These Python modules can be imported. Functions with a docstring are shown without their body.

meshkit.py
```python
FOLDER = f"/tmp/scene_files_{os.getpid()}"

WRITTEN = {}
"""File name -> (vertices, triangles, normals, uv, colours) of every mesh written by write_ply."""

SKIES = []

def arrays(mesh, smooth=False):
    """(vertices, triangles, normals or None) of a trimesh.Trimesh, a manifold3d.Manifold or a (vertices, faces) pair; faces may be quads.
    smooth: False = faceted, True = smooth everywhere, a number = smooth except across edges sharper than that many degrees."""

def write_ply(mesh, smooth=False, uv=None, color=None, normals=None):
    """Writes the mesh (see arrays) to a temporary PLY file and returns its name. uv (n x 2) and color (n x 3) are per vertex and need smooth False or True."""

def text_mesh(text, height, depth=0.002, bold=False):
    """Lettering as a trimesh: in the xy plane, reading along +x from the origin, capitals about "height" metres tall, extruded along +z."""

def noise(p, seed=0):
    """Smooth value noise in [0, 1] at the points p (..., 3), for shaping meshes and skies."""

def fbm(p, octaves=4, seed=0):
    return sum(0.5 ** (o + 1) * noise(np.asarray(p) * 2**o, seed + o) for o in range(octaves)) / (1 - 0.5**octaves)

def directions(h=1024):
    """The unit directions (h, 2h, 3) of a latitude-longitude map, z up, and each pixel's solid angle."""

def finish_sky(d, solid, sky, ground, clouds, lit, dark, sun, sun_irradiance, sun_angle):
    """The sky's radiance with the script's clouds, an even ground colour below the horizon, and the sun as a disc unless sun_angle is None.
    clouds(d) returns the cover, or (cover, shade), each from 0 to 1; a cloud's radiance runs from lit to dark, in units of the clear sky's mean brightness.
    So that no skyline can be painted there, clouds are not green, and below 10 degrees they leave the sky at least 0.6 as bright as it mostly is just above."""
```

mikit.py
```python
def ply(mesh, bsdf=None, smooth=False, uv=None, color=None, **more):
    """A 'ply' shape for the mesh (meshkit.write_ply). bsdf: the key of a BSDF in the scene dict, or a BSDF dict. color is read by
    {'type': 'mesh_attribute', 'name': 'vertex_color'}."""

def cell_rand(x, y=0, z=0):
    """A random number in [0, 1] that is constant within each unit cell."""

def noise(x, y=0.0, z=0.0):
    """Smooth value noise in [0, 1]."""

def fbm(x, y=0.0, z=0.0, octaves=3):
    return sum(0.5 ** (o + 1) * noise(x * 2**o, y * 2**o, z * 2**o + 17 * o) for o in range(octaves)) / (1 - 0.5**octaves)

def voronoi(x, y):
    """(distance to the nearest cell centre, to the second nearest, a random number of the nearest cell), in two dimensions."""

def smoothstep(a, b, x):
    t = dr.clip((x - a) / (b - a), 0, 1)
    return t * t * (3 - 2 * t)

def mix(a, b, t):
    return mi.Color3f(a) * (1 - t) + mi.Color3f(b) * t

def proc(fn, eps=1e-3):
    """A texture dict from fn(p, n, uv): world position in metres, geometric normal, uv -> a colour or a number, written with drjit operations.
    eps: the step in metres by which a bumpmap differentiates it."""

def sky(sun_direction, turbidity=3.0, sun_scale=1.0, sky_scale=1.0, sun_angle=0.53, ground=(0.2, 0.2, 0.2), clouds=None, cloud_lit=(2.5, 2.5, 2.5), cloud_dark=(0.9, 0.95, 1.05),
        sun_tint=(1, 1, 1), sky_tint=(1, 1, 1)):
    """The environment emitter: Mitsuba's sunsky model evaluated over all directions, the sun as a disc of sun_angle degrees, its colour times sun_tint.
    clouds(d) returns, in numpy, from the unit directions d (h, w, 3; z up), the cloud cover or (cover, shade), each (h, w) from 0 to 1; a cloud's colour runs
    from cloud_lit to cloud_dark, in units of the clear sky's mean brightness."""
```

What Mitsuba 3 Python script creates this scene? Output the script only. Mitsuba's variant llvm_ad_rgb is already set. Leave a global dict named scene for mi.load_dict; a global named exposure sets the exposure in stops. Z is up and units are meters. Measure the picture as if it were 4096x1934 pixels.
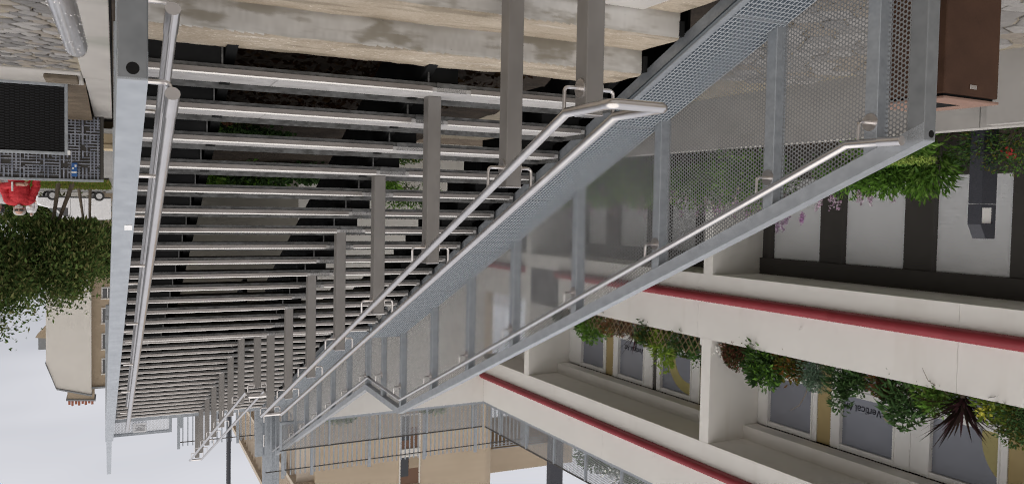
import math
import numpy as np, trimesh, manifold3d, drjit as dr
import mitsuba as mi
import mikit, meshkit
from mikit import noise, fbm, voronoi, smoothstep, mix, cell_rand, proc

T = mi.ScalarTransform4f
scene, labels = {}, {}

# ------------------------------------------------------------------ camera, sky, exposure
YAW, PITCH, ROLL = 0.45028, 0.04067, 0.01860
CAM = np.array([0.0, -4.4858, 0.8778])
FOCAL = 3288.7 / 4096.0
cyw, syw = math.cos(YAW), math.sin(YAW)
fwd = np.array([-syw * math.cos(PITCH), cyw * math.cos(PITCH), math.sin(PITCH)])
rt = np.array([cyw, syw, 0.0]); upv = np.cross(rt, fwd)
cam_up = -math.sin(ROLL) * rt + math.cos(ROLL) * upv
# the phone was held upside down: the picture's up is the world's down
scene['camera'] = {'type': 'perspective', 'fov': math.degrees(2 * math.atan(0.5 / FOCAL)), 'fov_axis': 'x', 'near_clip': 0.05, 'far_clip': 2000.0,
                   'to_world': T().look_at(origin=CAM.tolist(), target=(CAM + fwd).tolist(), up=(-cam_up).tolist())}


def cloud_cover(d):
    z = np.clip(d[..., 2], 0.05, 1)
    u, v = d[..., 0] / z, d[..., 1] / z
    q = np.stack([u * .55, v * .55, 0 * u], -1); s = meshkit.fbm(q, 4, 3) * .65 + meshkit.fbm(d * 5.0, 4, 9) * .35
    return np.ones_like(z), np.clip((s - .34) * 2.4, 0, 1)


scene['sky'] = mikit.sky([0.55, -0.45, 0.70], turbidity=3, sun_scale=0.3, sun_angle=120, sun_tint=(0.88, 0.98, 1.16), clouds=cloud_cover,
                         cloud_lit=(1.28, 1.29, 1.37), cloud_dark=(.86, .885, .965), ground=(0.18, 0.17, 0.16))
exposure = 2.62

# ------------------------------------------------------------------ materials
def two(b): return {'type': 'twosided', 'bsdf': b}
def pr(color, rough=0.6, metal=0.0, **k):
    c = color if isinstance(color, dict) else {'type': 'rgb', 'value': list(color)}
    rg = rough if isinstance(rough, dict) else float(rough)
    return {'type': 'principled', 'base_color': c, 'roughness': rg, 'metallic': float(metal), **k}
def mat(key, b): scene[key] = two(b); return key
def bumped(b, fn, scale, eps=2e-3):
    return {'type': 'bumpmap', 'arbitrary': proc(fn, eps), 'scale': scale, 'bsdf': b}


def galv_col(p, n, uv):
    a = fbm(p.x * 22, p.y * 22, p.z * 22, 3); b = noise(p.x * 70, p.y * 70, p.z * 70)
    return mix((0.26, 0.285, 0.315), (0.43, 0.46, 0.49), dr.clip(a * 0.8 + b * 0.25, 0, 1))
def galv_rough(p, n, uv): return 0.36 + 0.25 * fbm(p.x * 30, p.y * 30, p.z * 30, 2)
mat('m_galv', pr(proc(galv_col), proc(galv_rough), 0.55))
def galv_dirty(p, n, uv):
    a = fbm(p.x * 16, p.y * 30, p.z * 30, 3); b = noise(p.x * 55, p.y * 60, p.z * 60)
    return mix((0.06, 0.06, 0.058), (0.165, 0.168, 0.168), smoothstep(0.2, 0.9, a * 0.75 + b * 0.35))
mat('m_grating', pr((0.21, 0.25, 0.295), 0.45, 0.35))
mat('m_grating_edge', pr((0.52, 0.55, 0.58), 0.4, 0.3))
def tray_col(p, n, uv): return mix((0.07, 0.09, 0.11), (0.15, 0.175, 0.205), fbm(p.x * 20, p.y * 20, p.z * 20, 3))
mat('m_tray', pr(proc(tray_col), 0.5, 0.4))
def panel_col(p, n, uv): return mix((0.23, 0.235, 0.24), (0.33, 0.335, 0.34), fbm(p.x * 9, p.y * 9, p.z * 9, 3))
mat('m_panel', pr(proc(panel_col), 0.45, 0.45))
def rail_col(p, n, uv):
    a = fbm(p.x * 18, p.y * 18, p.z * 18, 3); return mix((0.36, 0.385, 0.415), (0.50, 0.53, 0.56), a)
mat('m_rail', pr(proc(rail_col), 0.42, 0.6))
def endp_shaded_col(p, n, uv):  # end post darker than the rail: shade on its upright face coloured in
    a = fbm(p.x * 15, p.y * 15, p.z * 15, 4); return mix((0.16, 0.17, 0.178), (0.25, 0.262, 0.272), a)
mat('m_endpost_shaded', pr(proc(endp_shaded_col), 0.5, 0.4))
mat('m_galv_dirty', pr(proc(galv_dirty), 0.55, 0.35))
def steel_col(p, n, uv):
    return mix((0.66, 0.63, 0.615), (0.80, 0.77, 0.755), fbm(p.x * 14, p.y * 14, p.z * 14, 2))
def steel_rough(p, n, uv): return 0.17 + 0.14 * fbm(p.x * 40, p.y * 40, p.z * 40, 2)
mat('m_steel', pr(proc(steel_col), proc(steel_rough), 1.0))
def post_col(p, n, uv):
    return mix((0.195, 0.183, 0.172), (0.275, 0.26, 0.245), fbm(p.x * 12, p.y * 12, p.z * 5, 3))
mat('m_post', pr(proc(post_col), 0.45, 0.45))
def tread_col(p, n, uv):
    a = fbm(p.x * 9, p.y * 9, p.z * 3, 3); d = noise(p.x * 160, p.y * 160, 0)
    w = smoothstep(0.55, 0.8, fbm(p.x * 3, p.y * 14, 1.0, 3))
    return mix((0.33, 0.32, 0.315), (0.50, 0.49, 0.485), dr.clip(a * 0.8 + d * 0.25 - w * 0.25, 0, 1))
mat('m_tread', pr(proc(tread_col), 0.5, 0.0))
def nose_col(p, n, uv): return mix((0.25, 0.228, 0.212), (0.38, 0.352, 0.335), fbm(p.x * 10, p.y * 40, p.z * 40, 2))
mat('m_nosing', pr(proc(nose_col), 0.36, 0.7))
mat('m_nosing_edge', pr((0.80, 0.78, 0.76), 0.3, 0.6))
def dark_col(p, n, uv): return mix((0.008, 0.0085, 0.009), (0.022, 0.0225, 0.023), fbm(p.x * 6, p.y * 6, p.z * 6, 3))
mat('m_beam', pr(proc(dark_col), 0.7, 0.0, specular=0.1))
mat('m_black', pr((0.012, 0.012, 0.012), 0.8, 0.0, specular=0.1))

def conc_tread(p, n, uv):
    a = fbm(p.x * 5, p.y * 5, p.z * 5, 4); g = noise(p.x * 90, p.y * 90, p.z * 90); h = noise(p.x * 40, p.y * 55, p.z * 40)
    c = mix((0.27, 0.215, 0.155), (0.47, 0.41, 0.33), dr.clip(a * 0.9 + (g - 0.5) * 0.45 + 0.05, 0, 1))
    c = mix(c, (0.62, 0.57, 0.49), smoothstep(0.78, 0.92, h) * 0.5)
    c = mix(c, (0.14, 0.115, 0.08), smoothstep(0.55, 0.78, fbm(p.x * 2.3 + 7, p.y * 11, p.z * 3, 4)) * 0.55)
    return mix(c, (0.60, 0.56, 0.50), smoothstep(0.62, 0.8, fbm(p.x * 3.1, p.y * 16 + 3, p.z * 3, 3)) * 0.35)
def grit(p, n, uv): return noise(p.x * 120, p.y * 120, p.z * 120) * 0.6 + noise(p.x * 45, p.y * 45, p.z * 45)
mat('m_conc_tread', bumped(pr(proc(conc_tread), 0.8), grit, 0.003))
def conc_riser(p, n, uv):
    a = fbm(p.x * 3, p.z * 8, p.y * 3, 4)
    c = mix((0.36, 0.345, 0.32), (0.56, 0.545, 0.52), dr.clip(a + (noise(p.x * 60, p.z * 25, p.y * 9) - 0.5) * 0.25, 0, 1))
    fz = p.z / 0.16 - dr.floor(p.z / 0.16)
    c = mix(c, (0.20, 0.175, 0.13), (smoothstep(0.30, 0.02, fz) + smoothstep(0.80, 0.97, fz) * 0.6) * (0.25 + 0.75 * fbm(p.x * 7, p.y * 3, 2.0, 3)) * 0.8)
    st = smoothstep(0.47, 0.70, fbm(p.x * 4.5 + 3, p.z * 14, p.y * 7, 4))
    c = mix(c, (0.17, 0.145, 0.10), st * 0.7)
    d, d2, r = voronoi(p.x * 12 + 0.25 * noise(p.x * 70, p.z * 70, 0), p.z * 17 + p.y * 31)
    pit = (1 - smoothstep(0.2, 1.0, d / (0.05 + 0.55 * (r - 0.86)))) * smoothstep(0.86, 0.87, r) * smoothstep(0.4, 0.55, noise(p.x * 2.3, p.z * 3, p.y * 4))
    c = mix(c, (0.62, 0.61, 0.59), smoothstep(0.55, 0.75, fbm(p.x * 1.7 + 9, p.z * 3, p.y, 3)) * 0.5)
    return mix(c, (0.045, 0.04, 0.035), pit)
mat('m_conc_riser', pr(proc(conc_riser), 0.7))
def conc_plain(p, n, uv):
    a = fbm(p.x * 2.2, p.y * 2.2, p.z * 3, 4)
    c = mix((0.33, 0.315, 0.30), (0.45, 0.435, 0.415), a)
    return mix(c, (0.20, 0.22, 0.18), smoothstep(0.6, 0.8, fbm(p.x * 1.1 + 4, p.y * 1.1, p.z * 4, 4)) * 0.6)
mat('m_conc', pr(proc(conc_plain), 0.75))
def cream(p, n, uv):
    a = fbm(p.x * 1.1, p.y * 1.1, p.z * 1.1, 3); s = fbm(p.x * 5.3, p.y * 5.3, p.z * 0.45, 4)
    c = mix((0.665, 0.65, 0.62), (0.725, 0.71, 0.68), a)
    return mix(c, (0.54, 0.50, 0.44), smoothstep(0.56, 0.85, s) * 0.22)
def plaster(p, n, uv): return noise(p.x * 60, p.y * 60, p.z * 60) + 0.5 * noise(p.x * 150, p.y * 150, p.z * 150)
mat('m_cream', bumped(pr(proc(cream), 0.85), plaster, 0.0012))
def red(p, n, uv): return mix((0.20, 0.018, 0.024), (0.29, 0.03, 0.042), fbm(p.x * 3, p.y * 3, p.z * 3, 3))
def shadedwall(p, n, uv): return mix((0.19, 0.18, 0.155), (0.29, 0.275, 0.24), fbm(p.x * 1.4, p.y * 1.4, p.z * 1.4, 4))  # shade under the stairs put into the wall colour
mat('m_shadedwall', pr(proc(shadedwall), 0.9))
mat('m_red', pr(proc(red), 0.55))
mat('m_darkframe', pr((0.055, 0.05, 0.045), 0.5))
def shut(p, n, uv): return mix((0.70, 0.71, 0.73), (0.79, 0.80, 0.82), fbm(p.x * 2, p.y * 2, p.z * 2, 2))
mat('m_shutter', pr(proc(shut), 0.45))
def wframe(p, n, uv): return mix((0.60, 0.595, 0.585), (0.72, 0.715, 0.70), fbm(p.x * 4, p.y * 4, p.z * 2, 3))
mat('m_whiteframe', pr(proc(wframe), 0.45))
def paneglass(p, n, uv): return mix((0.15, 0.16, 0.195), (0.22, 0.23, 0.27), fbm(p.x * 1.5, p.y * 1.5, p.z * 1.5, 2))
mat('m_pane', pr(proc(paneglass), 0.22, 0.0, specular=0.6))
mat('m_darkpane', pr((0.03, 0.032, 0.036), 0.15, 0.0, specular=0.7))
def ochre(p, n, uv): return mix((0.29, 0.215, 0.085), (0.37, 0.285, 0.13), fbm(p.x * 5, p.y * 5, p.z * 3, 3))
mat('m_ochre', pr(proc(ochre), 0.6))
mat('m_decal', pr((0.33, 0.285, 0.10), 0.4))
mat('m_letter', pr((0.015, 0.016, 0.025), 0.5, 0.0, specular=0.2))
def corten(p, n, uv):
    a = fbm(p.x * 7, p.y * 7, p.z * 7, 4); b = noise(p.x * 130, p.y * 130, p.z * 130)
    return mix((0.038, 0.019, 0.012), (0.092, 0.046, 0.028), dr.clip(a * 0.8 + b * 0.3, 0, 1))
mat('m_corten', pr(proc(corten), 0.75, 0.0, specular=0.25))
mat('m_corten_lid', pr((0.26, 0.16, 0.125), 0.5))
def anth(p, n, uv): return mix((0.03, 0.032, 0.042), (0.05, 0.052, 0.064), noise(p.x * 90, p.y * 90, p.z * 90))
mat('m_anthracite', pr(proc(anth), 0.5))
mat('m_lamp_glass', pr((0.78, 0.77, 0.75), 0.35))
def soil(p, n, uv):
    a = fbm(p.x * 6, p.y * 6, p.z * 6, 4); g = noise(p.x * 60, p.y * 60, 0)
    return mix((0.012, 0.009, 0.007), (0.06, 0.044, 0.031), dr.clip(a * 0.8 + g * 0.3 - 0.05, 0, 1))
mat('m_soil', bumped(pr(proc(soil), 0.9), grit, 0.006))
def dirt(p, n, uv):
    a = fbm(p.x * 5, p.y * 5, 0, 4); g = noise(p.x * 50, p.y * 50, 0)
    return mix((0.06, 0.045, 0.03), (0.17, 0.132, 0.095), dr.clip(a * 0.8 + g * 0.3 - 0.05, 0, 1))
mat('m_dirt', bumped(pr(proc(dirt), 0.9), grit, 0.004))
def mortar(p, n, uv): return mix((0.19, 0.165, 0.125), (0.31, 0.275, 0.22), fbm(p.x * 9, p.y * 9, 0, 3))
mat('m_mortar', bumped(pr(proc(mortar), 0.85), grit, 0.003))
for i, (a_, b_) in enumerate((((0.17, 0.162, 0.155), (0.27, 0.258, 0.25)), ((0.11, 0.106, 0.102), (0.18, 0.172, 0.168)), ((0.23, 0.22, 0.212), (0.35, 0.337, 0.325)), ((0.19, 0.165, 0.138), (0.28, 0.25, 0.215)))):
    def stone(p, n, uv, a=a_, b=b_): return mix(a, b, fbm(p.x * 14, p.y * 14, p.z * 14, 3))
    mat('m_stone%d' % i, pr(proc(stone), 0.55))
def asphalt(p, n, uv): return mix((0.17, 0.165, 0.16), (0.25, 0.245, 0.235), fbm(p.x * 0.7, p.y * 0.7, 0, 4))
mat('m_asphalt', pr(proc(asphalt), 0.7))
def beige(p, n, uv):
    a = fbm(p.x * 0.5, p.y * 0.5, p.z * 0.5, 4); h = fbm(p.x * 0.8, p.y * 0.8, p.z * 9, 2)
    return mix((0.45, 0.365, 0.265), (0.56, 0.465, 0.355), dr.clip(a * 0.75 + h * 0.25, 0, 1))
mat('m_beige', pr(proc(beige), 0.85))
def fins(p, n, uv): return mix((0.50, 0.43, 0.35), (0.62, 0.55, 0.47), fbm(p.x, p.y, p.z * 0.6, 3))
mat('m_fins', pr(proc(fins), 0.85))
def gable(p, n, uv): return mix((0.63, 0.60, 0.55), (0.72, 0.69, 0.64), fbm(p.x * 0.3, p.y * 0.3, p.z * 0.5, 4))
mat('m_gable', pr(proc(gable), 0.9))
def tanwall(p, n, uv): return mix((0.30, 0.235, 0.165), (0.43, 0.35, 0.255), fbm(p.x * 0.6, p.y * 0.6, p.z * 0.5, 4))
mat('m_tan', pr(proc(tanwall), 0.9))
mat('m_zinc', pr((0.22, 0.23, 0.24), 0.5, 0.3))
mat('m_clay', pr((0.34, 0.12, 0.07), 0.8))
mat('m_warmroom', pr((0.15, 0.075, 0.04), 0.5))
mat('m_creamstone', pr((0.58, 0.47, 0.31), 0.8))
mat('m_whitepaint', pr((0.74, 0.74, 0.75), 0.3, 0.0, clearcoat=0.4))
mat('m_tyre', pr((0.02, 0.02, 0.02), 0.8))
mat('m_hub', pr((0.5, 0.5, 0.5), 0.4, 0.6))
mat('m_plasticblack', pr((0.03, 0.03, 0.032), 0.5))
mat('m_meshdark', pr((0.018, 0.019, 0.022), 0.6, 0.0, specular=0.2))
mat('m_sticker', pr((0.75, 0.75, 0.75), 0.5))
mat('m_skin', pr((0.50, 0.29, 0.22), 0.55))
mat('m_hair', pr((0.48, 0.46, 0.44), 0.8))
mat('m_redcloth', pr((0.50, 0.025, 0.035), 0.75))
mat('m_olivecloth', pr((0.42, 0.40, 0.16), 0.8))
mat('m_jeans', pr((0.06, 0.07, 0.10), 0.8))
mat('m_whitecloth', pr((0.62, 0.61, 0.62), 0.8))
mat('m_paper', pr((0.75, 0.74, 0.72), 0.7))
mat('m_blue', pr((0.03, 0.12, 0.35), 0.6))
def lat(p, n, uv): return mix((0.20, 0.22, 0.27), (0.37, 0.39, 0.45), cell_rand(dr.floor(p.x * 7), dr.floor(p.z * 11)))
mat('m_lattice', pr(proc(lat), 0.5, 0.3))
def bark(p, n, uv): return mix((0.07, 0.055, 0.04), (0.20, 0.165, 0.125), fbm(p.x * 12, p.y * 12, p.z * 3, 3))
mat('m_bark', pr(proc(bark), 0.9))
mat('m_bamboo', pr((0.21, 0.15, 0.085), 0.7))
scene['m_leaf'] = {'type': 'principledthin', 'base_color': {'type': 'mesh_attribute', 'name': 'vertex_color'}, 'roughness': 0.5, 'diff_trans': 0.45}
scene['m_flower'] = two(pr({'type': 'mesh_attribute', 'name': 'vertex_color'}, 0.7))
mat('m_pipewood', pr((0.27, 0.20, 0.15), 0.35, 0.7))

# ------------------------------------------------------------------ mesh helpers
def cat(ms):
    vs, fs, o = [], [], 0
    for v, f in ms:
        vs.append(np.asarray(v, float)); fs.append(np.asarray(f, int) + o); o += len(v)
    return np.vstack(vs), np.vstack(fs)
BF = np.array([[0, 2, 3], [0, 3, 1], [4, 5, 7], [4, 7, 6], [0, 1, 5], [0, 5, 4], [2, 6, 7], [2, 7, 3], [0, 4, 6], [0, 6, 2], [1, 3, 7], [1, 7, 5]])
def box(x0, x1, y0, y1, z0, z1):
    return np.array([[x, y, z] for x in (x0, x1) for y in (y0, y1) for z in (z0, z1)], float), BF
def bevel(x0, x1, y0, y1, z0, z1, r=0.006):
    m = manifold3d.Manifold.hull_points(np.array([[x + sx * (r if k != 0 else 0), y + sy * (r if k != 1 else 0), z + sz * (r if k != 2 else 0)]
        for k in range(3) for x, sx in ((x0, 1), (x1, -1)) for y, sy in ((y0, 1), (y1, -1)) for z, sz in ((z0, 1), (z1, -1))], float))
    q = m.to_mesh(); return np.array(q.vert_properties[:, :3], float), np.array(q.tri_verts, int)
def prism_x(poly, x0, x1):
    """convex polygon in (y, z) extruded along x"""
    p = np.asarray(poly, float); k = len(p)
    v = np.vstack([np.column_stack([np.full(k, x0), p]), np.column_stack([np.full(k, x1), p])])
    f = [[0, i + 1, i] for i in range(1, k - 1)] + [[k, k + i, k + i + 1] for i in range(1, k - 1)]
    for i in range(k):
        j = (i + 1) % k; f += [[i, j, k + j], [i, k + j, k + i]]
    return v, np.array(f)
def prism_z(poly, z0, z1):
    p = np.asarray(poly, float); k = len(p)
    v = np.vstack([np.column_stack([p, np.full(k, z0)]), np.column_stack([p, np.full(k, z1)])])
    f = [[0, i + 1, i] for i in range(1, k - 1)] + [[k, k + i, k + i + 1] for i in range(1, k - 1)]
    for i in range(k):
        j = (i + 1) % k; f += [[i, j, k + j], [i, k + j, k + i]]
    return v, np.array(f)
def tube(pts, r, sides=16, cap=True, bend=0.0):
    p = np.asarray(pts, float)
    if bend > 0 and len(p) > 2:
        q = [p[0]]
        for i in range(1, len(p) - 1):
            a, b = p[i - 1] - p[i], p[i + 1] - p[i]; la, lb = np.linalg.norm(a), np.linalg.norm(b)
            d = min(bend, la * .45, lb * .45); A, B = p[i] + a / la * d, p[i] + b / lb * d
            for t in np.linspace(0, 1, 6): q.append((1 - t) ** 2 * A + 2 * t * (1 - t) * p[i] + t * t * B)
        q.append(p[-1]); p = np.array(q)
    rr = np.broadcast_to(r, (len(p),)); d = np.diff(p, axis=0); d /= np.linalg.norm(d, axis=1, keepdims=True) + 1e-12
    tg = np.vstack([d[:1], d[:-1] + d[1:], d[-1:]]); tg /= np.linalg.norm(tg, axis=1, keepdims=True) + 1e-12
    a = np.cross(tg[0], [0, 0, 1.0] if abs(tg[0][2]) < 0.9 else [1.0, 0, 0]); a /= np.linalg.norm(a)
    ang = np.arange(sides) * 2 * np.pi / sides; V = []
    for i in range(len(p)):
        a = a - tg[i] * (a @ tg[i]); a /= np.linalg.norm(a); b = np.cross(tg[i], a)
        k = 1.0
        if 0 < i < len(p) - 1: k = 1 / max(0.6, math.sqrt((1 + d[i - 1] @ d[i]) / 2)) if bend == 0 else 1.0
        V.append(p[i] + rr[i] * (np.cos(ang)[:, None] * a + np.sin(ang)[:, None] * b) * 1.0)
    v = np.vstack(V); f = []
    for i in range(len(p) - 1):
        for j in range(sides):
            j2 = (j + 1) % sides; f += [[i * sides + j, i * sides + j2, (i + 1) * sides + j2], [i * sides + j, (i + 1) * sides + j2, (i + 1) * sides + j]]
    if cap:
        n0 = len(v); v = np.vstack([v, p[0], p[-1]]); e = (len(p) - 1) * sides
        for j in range(sides):
            j2 = (j + 1) % sides; f += [[n0, j2, j], [n0 + 1, e + j, e + j2]]
    return v, np.array(f)
def disc(c, axis, r, h, sides=20):
    c = np.asarray(c, float); axis = np.asarray(axis, float) / np.linalg.norm(axis)
    return tube([c, c + axis * h], r, sides)
def quadrow(a, b, c, d): return np.array([a, b, c, d], float), np.array([[0, 1, 2], [0, 2, 3]])

counts = {}
def uniq(name):
    n = counts.get(name, 0); counts[name] = n + 1
    return name if n == 0 else '%s_%03d' % (name, n)
def thing(name, label, category, group=None, kind=None):
    k = uniq(name); labels[k] = {'label': label, 'category': category}
    if group: labels[k]['group'] = group
    if kind: labels[k]['kind'] = kind
    return k
def add(key, mesh, m, smooth=False, color=None, kind=None, label=None, to_world=None):
    d = mikit.ply(mesh, m, smooth=smooth, color=color) if not isinstance(mesh, dict) else dict(mesh)
    if to_world is not None: d['to_world'] = to_world
    scene[key] = d
    if kind or label:
        labels[key] = {}
        if kind: labels[key]['kind'] = kind
        if label: labels[key]['label'] = label
    return key
def part(par, name, mesh, m=None, **k): return add(uniq(par + '__' + name), mesh, m, **k)
def struct(name, mesh, m, label, **k):
    add(name, mesh, m, **k); labels[name] = {'label': label, 'category': name.replace('_', ' '), 'kind': 'structure'}
    return name

# facade frame: s along the facade, d inward (away from the stairs), z up
FA = 0.0435
FN, FE = np.array([math.cos(FA), -math.sin(FA), 0]), np.array([math.sin(FA), math.cos(FA), 0])
FK = -8.713
def FP(s, d, z): return FE * s + FN * (FK - d) + np.array([0, 0, z])
def ftr(mesh):
    v = np.asarray(mesh[0], float); return v[:, :1] * FE + (FK - v[:, 1:2]) * FN + v[:, 2:] * np.array([0, 0, 1.0]), np.asarray(mesh[1])[:, ::-1]
def fbox(s0, s1, d0, d1, z0, z1): return ftr(box(s0, s1, d0, d1, z0, z1))
CS = 13.39   # the corner of the building along s
def bbox(t0, t1, w0, w1, z0, z1):
    """back wall frame: t to the right along the wall, w beyond it"""
    v, f = box(t0, t1, w0, w1, z0, z1); return v[:, :1] * FN + FE * (CS + v[:, 1:2]) + FN * FK + v[:, 2:] * np.array([0, 0, 1.0]), f
def BP(t, w, z): return FN * (FK + t) + FE * (CS + w) + np.array([0, 0, z])

# ------------------------------------------------------------------ leaves
def leaves(pos, direc, L, W, cols, rng, droop=0.25, fold=0.15):
    """one bent four-triangle leaf per position"""
    n = len(pos); direc = direc / (np.linalg.norm(direc, axis=1, keepdims=True) + 1e-9)
    side = np.cross(direc, rng.normal(size=(n, 3))); side /= np.linalg.norm(side, axis=1, keepdims=True) + 1e-9
    nor = np.cross(direc, side); L = np.broadcast_to(L, (n,))[:, None] * rng.uniform(.7, 1.25, (n, 1)); W = np.broadcast_to(W, (n,))[:, None] * rng.uniform(.75, 1.2, (n, 1))
    dn = np.array([0, 0, -1.0]) * L * droop
    mid = pos + direc * L * .5 + dn * .25; tip = pos + direc * L + dn
    a, b = mid + side * W * .5 + nor * W * fold, mid - side * W * .5 + nor * W * fold
    v = np.stack([pos, a, tip, b, mid], 1).reshape(-1, 3)
    i = np.arange(n)[:, None] * 5
    f = np.hstack([i + k for k in (0, 1, 4, 1, 2, 4, 2, 3, 4, 3, 0, 4)]).reshape(-1, 3)
    return v, f, np.repeat(cols, 5, 0)
def pick(pal, n, rng, var=.18):
    pal = np.asarray(pal, float); c = pal[rng.integers(0, len(pal), n)]
    return np.clip(c * rng.uniform(1 - var, 1 + var, (n, 1)), 0, 1)
def bush(par, c, size, n, L, W, pal, seed, name='foliage', up=0.4, clumps=9, droop=.3, hang=0.0):
    """leaves gathered in clumps along short twigs inside an uneven mound"""
    rng = np.random.default_rng(seed); c = np.asarray(c, float); size = np.asarray(size, float)
    cc = rng.uniform(-1, 1, (clumps, 3)); cc /= np.maximum(1, np.linalg.norm(cc, axis=1, keepdims=True)); cc[:, 2] = np.abs(cc[:, 2]) * (1 - hang) - hang * rng.uniform(0, 1, clumps)
    k = rng.integers(0, clumps, n); off = rng.normal(size=(n, 3)) * rng.uniform(.16, .42, clumps)[k][:, None]
    rel = cc[k] * .72 + off; ln = np.linalg.norm(rel, axis=1, keepdims=True); rel = rel * np.minimum(1, 1.08 / np.maximum(ln, 1e-6)); pos = c + rel * size
    d = rel * [1, 1, .6] + rng.normal(size=(n, 3)) * .55 + [0, 0, up]
    tone = rng.uniform(.65, 1.3, clumps)[k][:, None]
    v, f, col = leaves(pos, d, L, W, np.clip(pick(pal, n, rng) * tone, 0, 1), rng, droop)
    part(par, name, (v, f), 'm_leaf', color=col, kind='stuff')
    tw = [tube([c + [0, 0, -size[2] * .3], c + cc[i] * size * .45 + [0, 0, .01], c + cc[i] * size * .85], [.006, .004, .002], 5) for i in range(clumps)]
    part(par, 'stem', cat(tw), 'm_bark', kind='stuff')
def blossoms(par, c, size, n, r, pal, seed, spikes=0, name='flowers'):
    rng = np.random.default_rng(seed); P, C = [], []
    c = np.asarray(c, float); size = np.asarray(size, float)
    if spikes:
        base = c + rng.uniform(-1, 1, (spikes, 3)) * size
        for b in base:
            h = rng.uniform(.10, .2); lean = rng.normal(size=3) * .15 + [0, 0, 1]
            t = rng.uniform(0, 1, n // spikes)[:, None]; P.append(b + lean * t * h + rng.normal(size=(n // spikes, 3)) * .014 * (1.3 - t))
        P = np.vstack(P)
    else: P = c + rng.uniform(-1, 1, (n, 3)) * size
    v, f, col = leaves(P, rng.normal(size=(len(P), 3)), r, r, pick(pal, len(P), rng, .25), rng, 0, .3)
    part(par, name, (v, f), 'm_flower', color=col, kind='stuff')

# ------------------------------------------------------------------ stair geometry
G, R = 0.3933, 0.16
LAND = 1.4703
SL = R / G
def skew(y): return 0.0065 * y + (0.06 if y > 7.6 else 0.0)
def ty(n): return n * G if n <= 16 else (n - 1) * G + LAND      # nosing of tread n
def tz(n): return n * R
Y16, Y17 = ty(16), ty(17)
def line1(y): return SL * y
def line2(y): return tz(17) + SL * (y - Y17)

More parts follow.
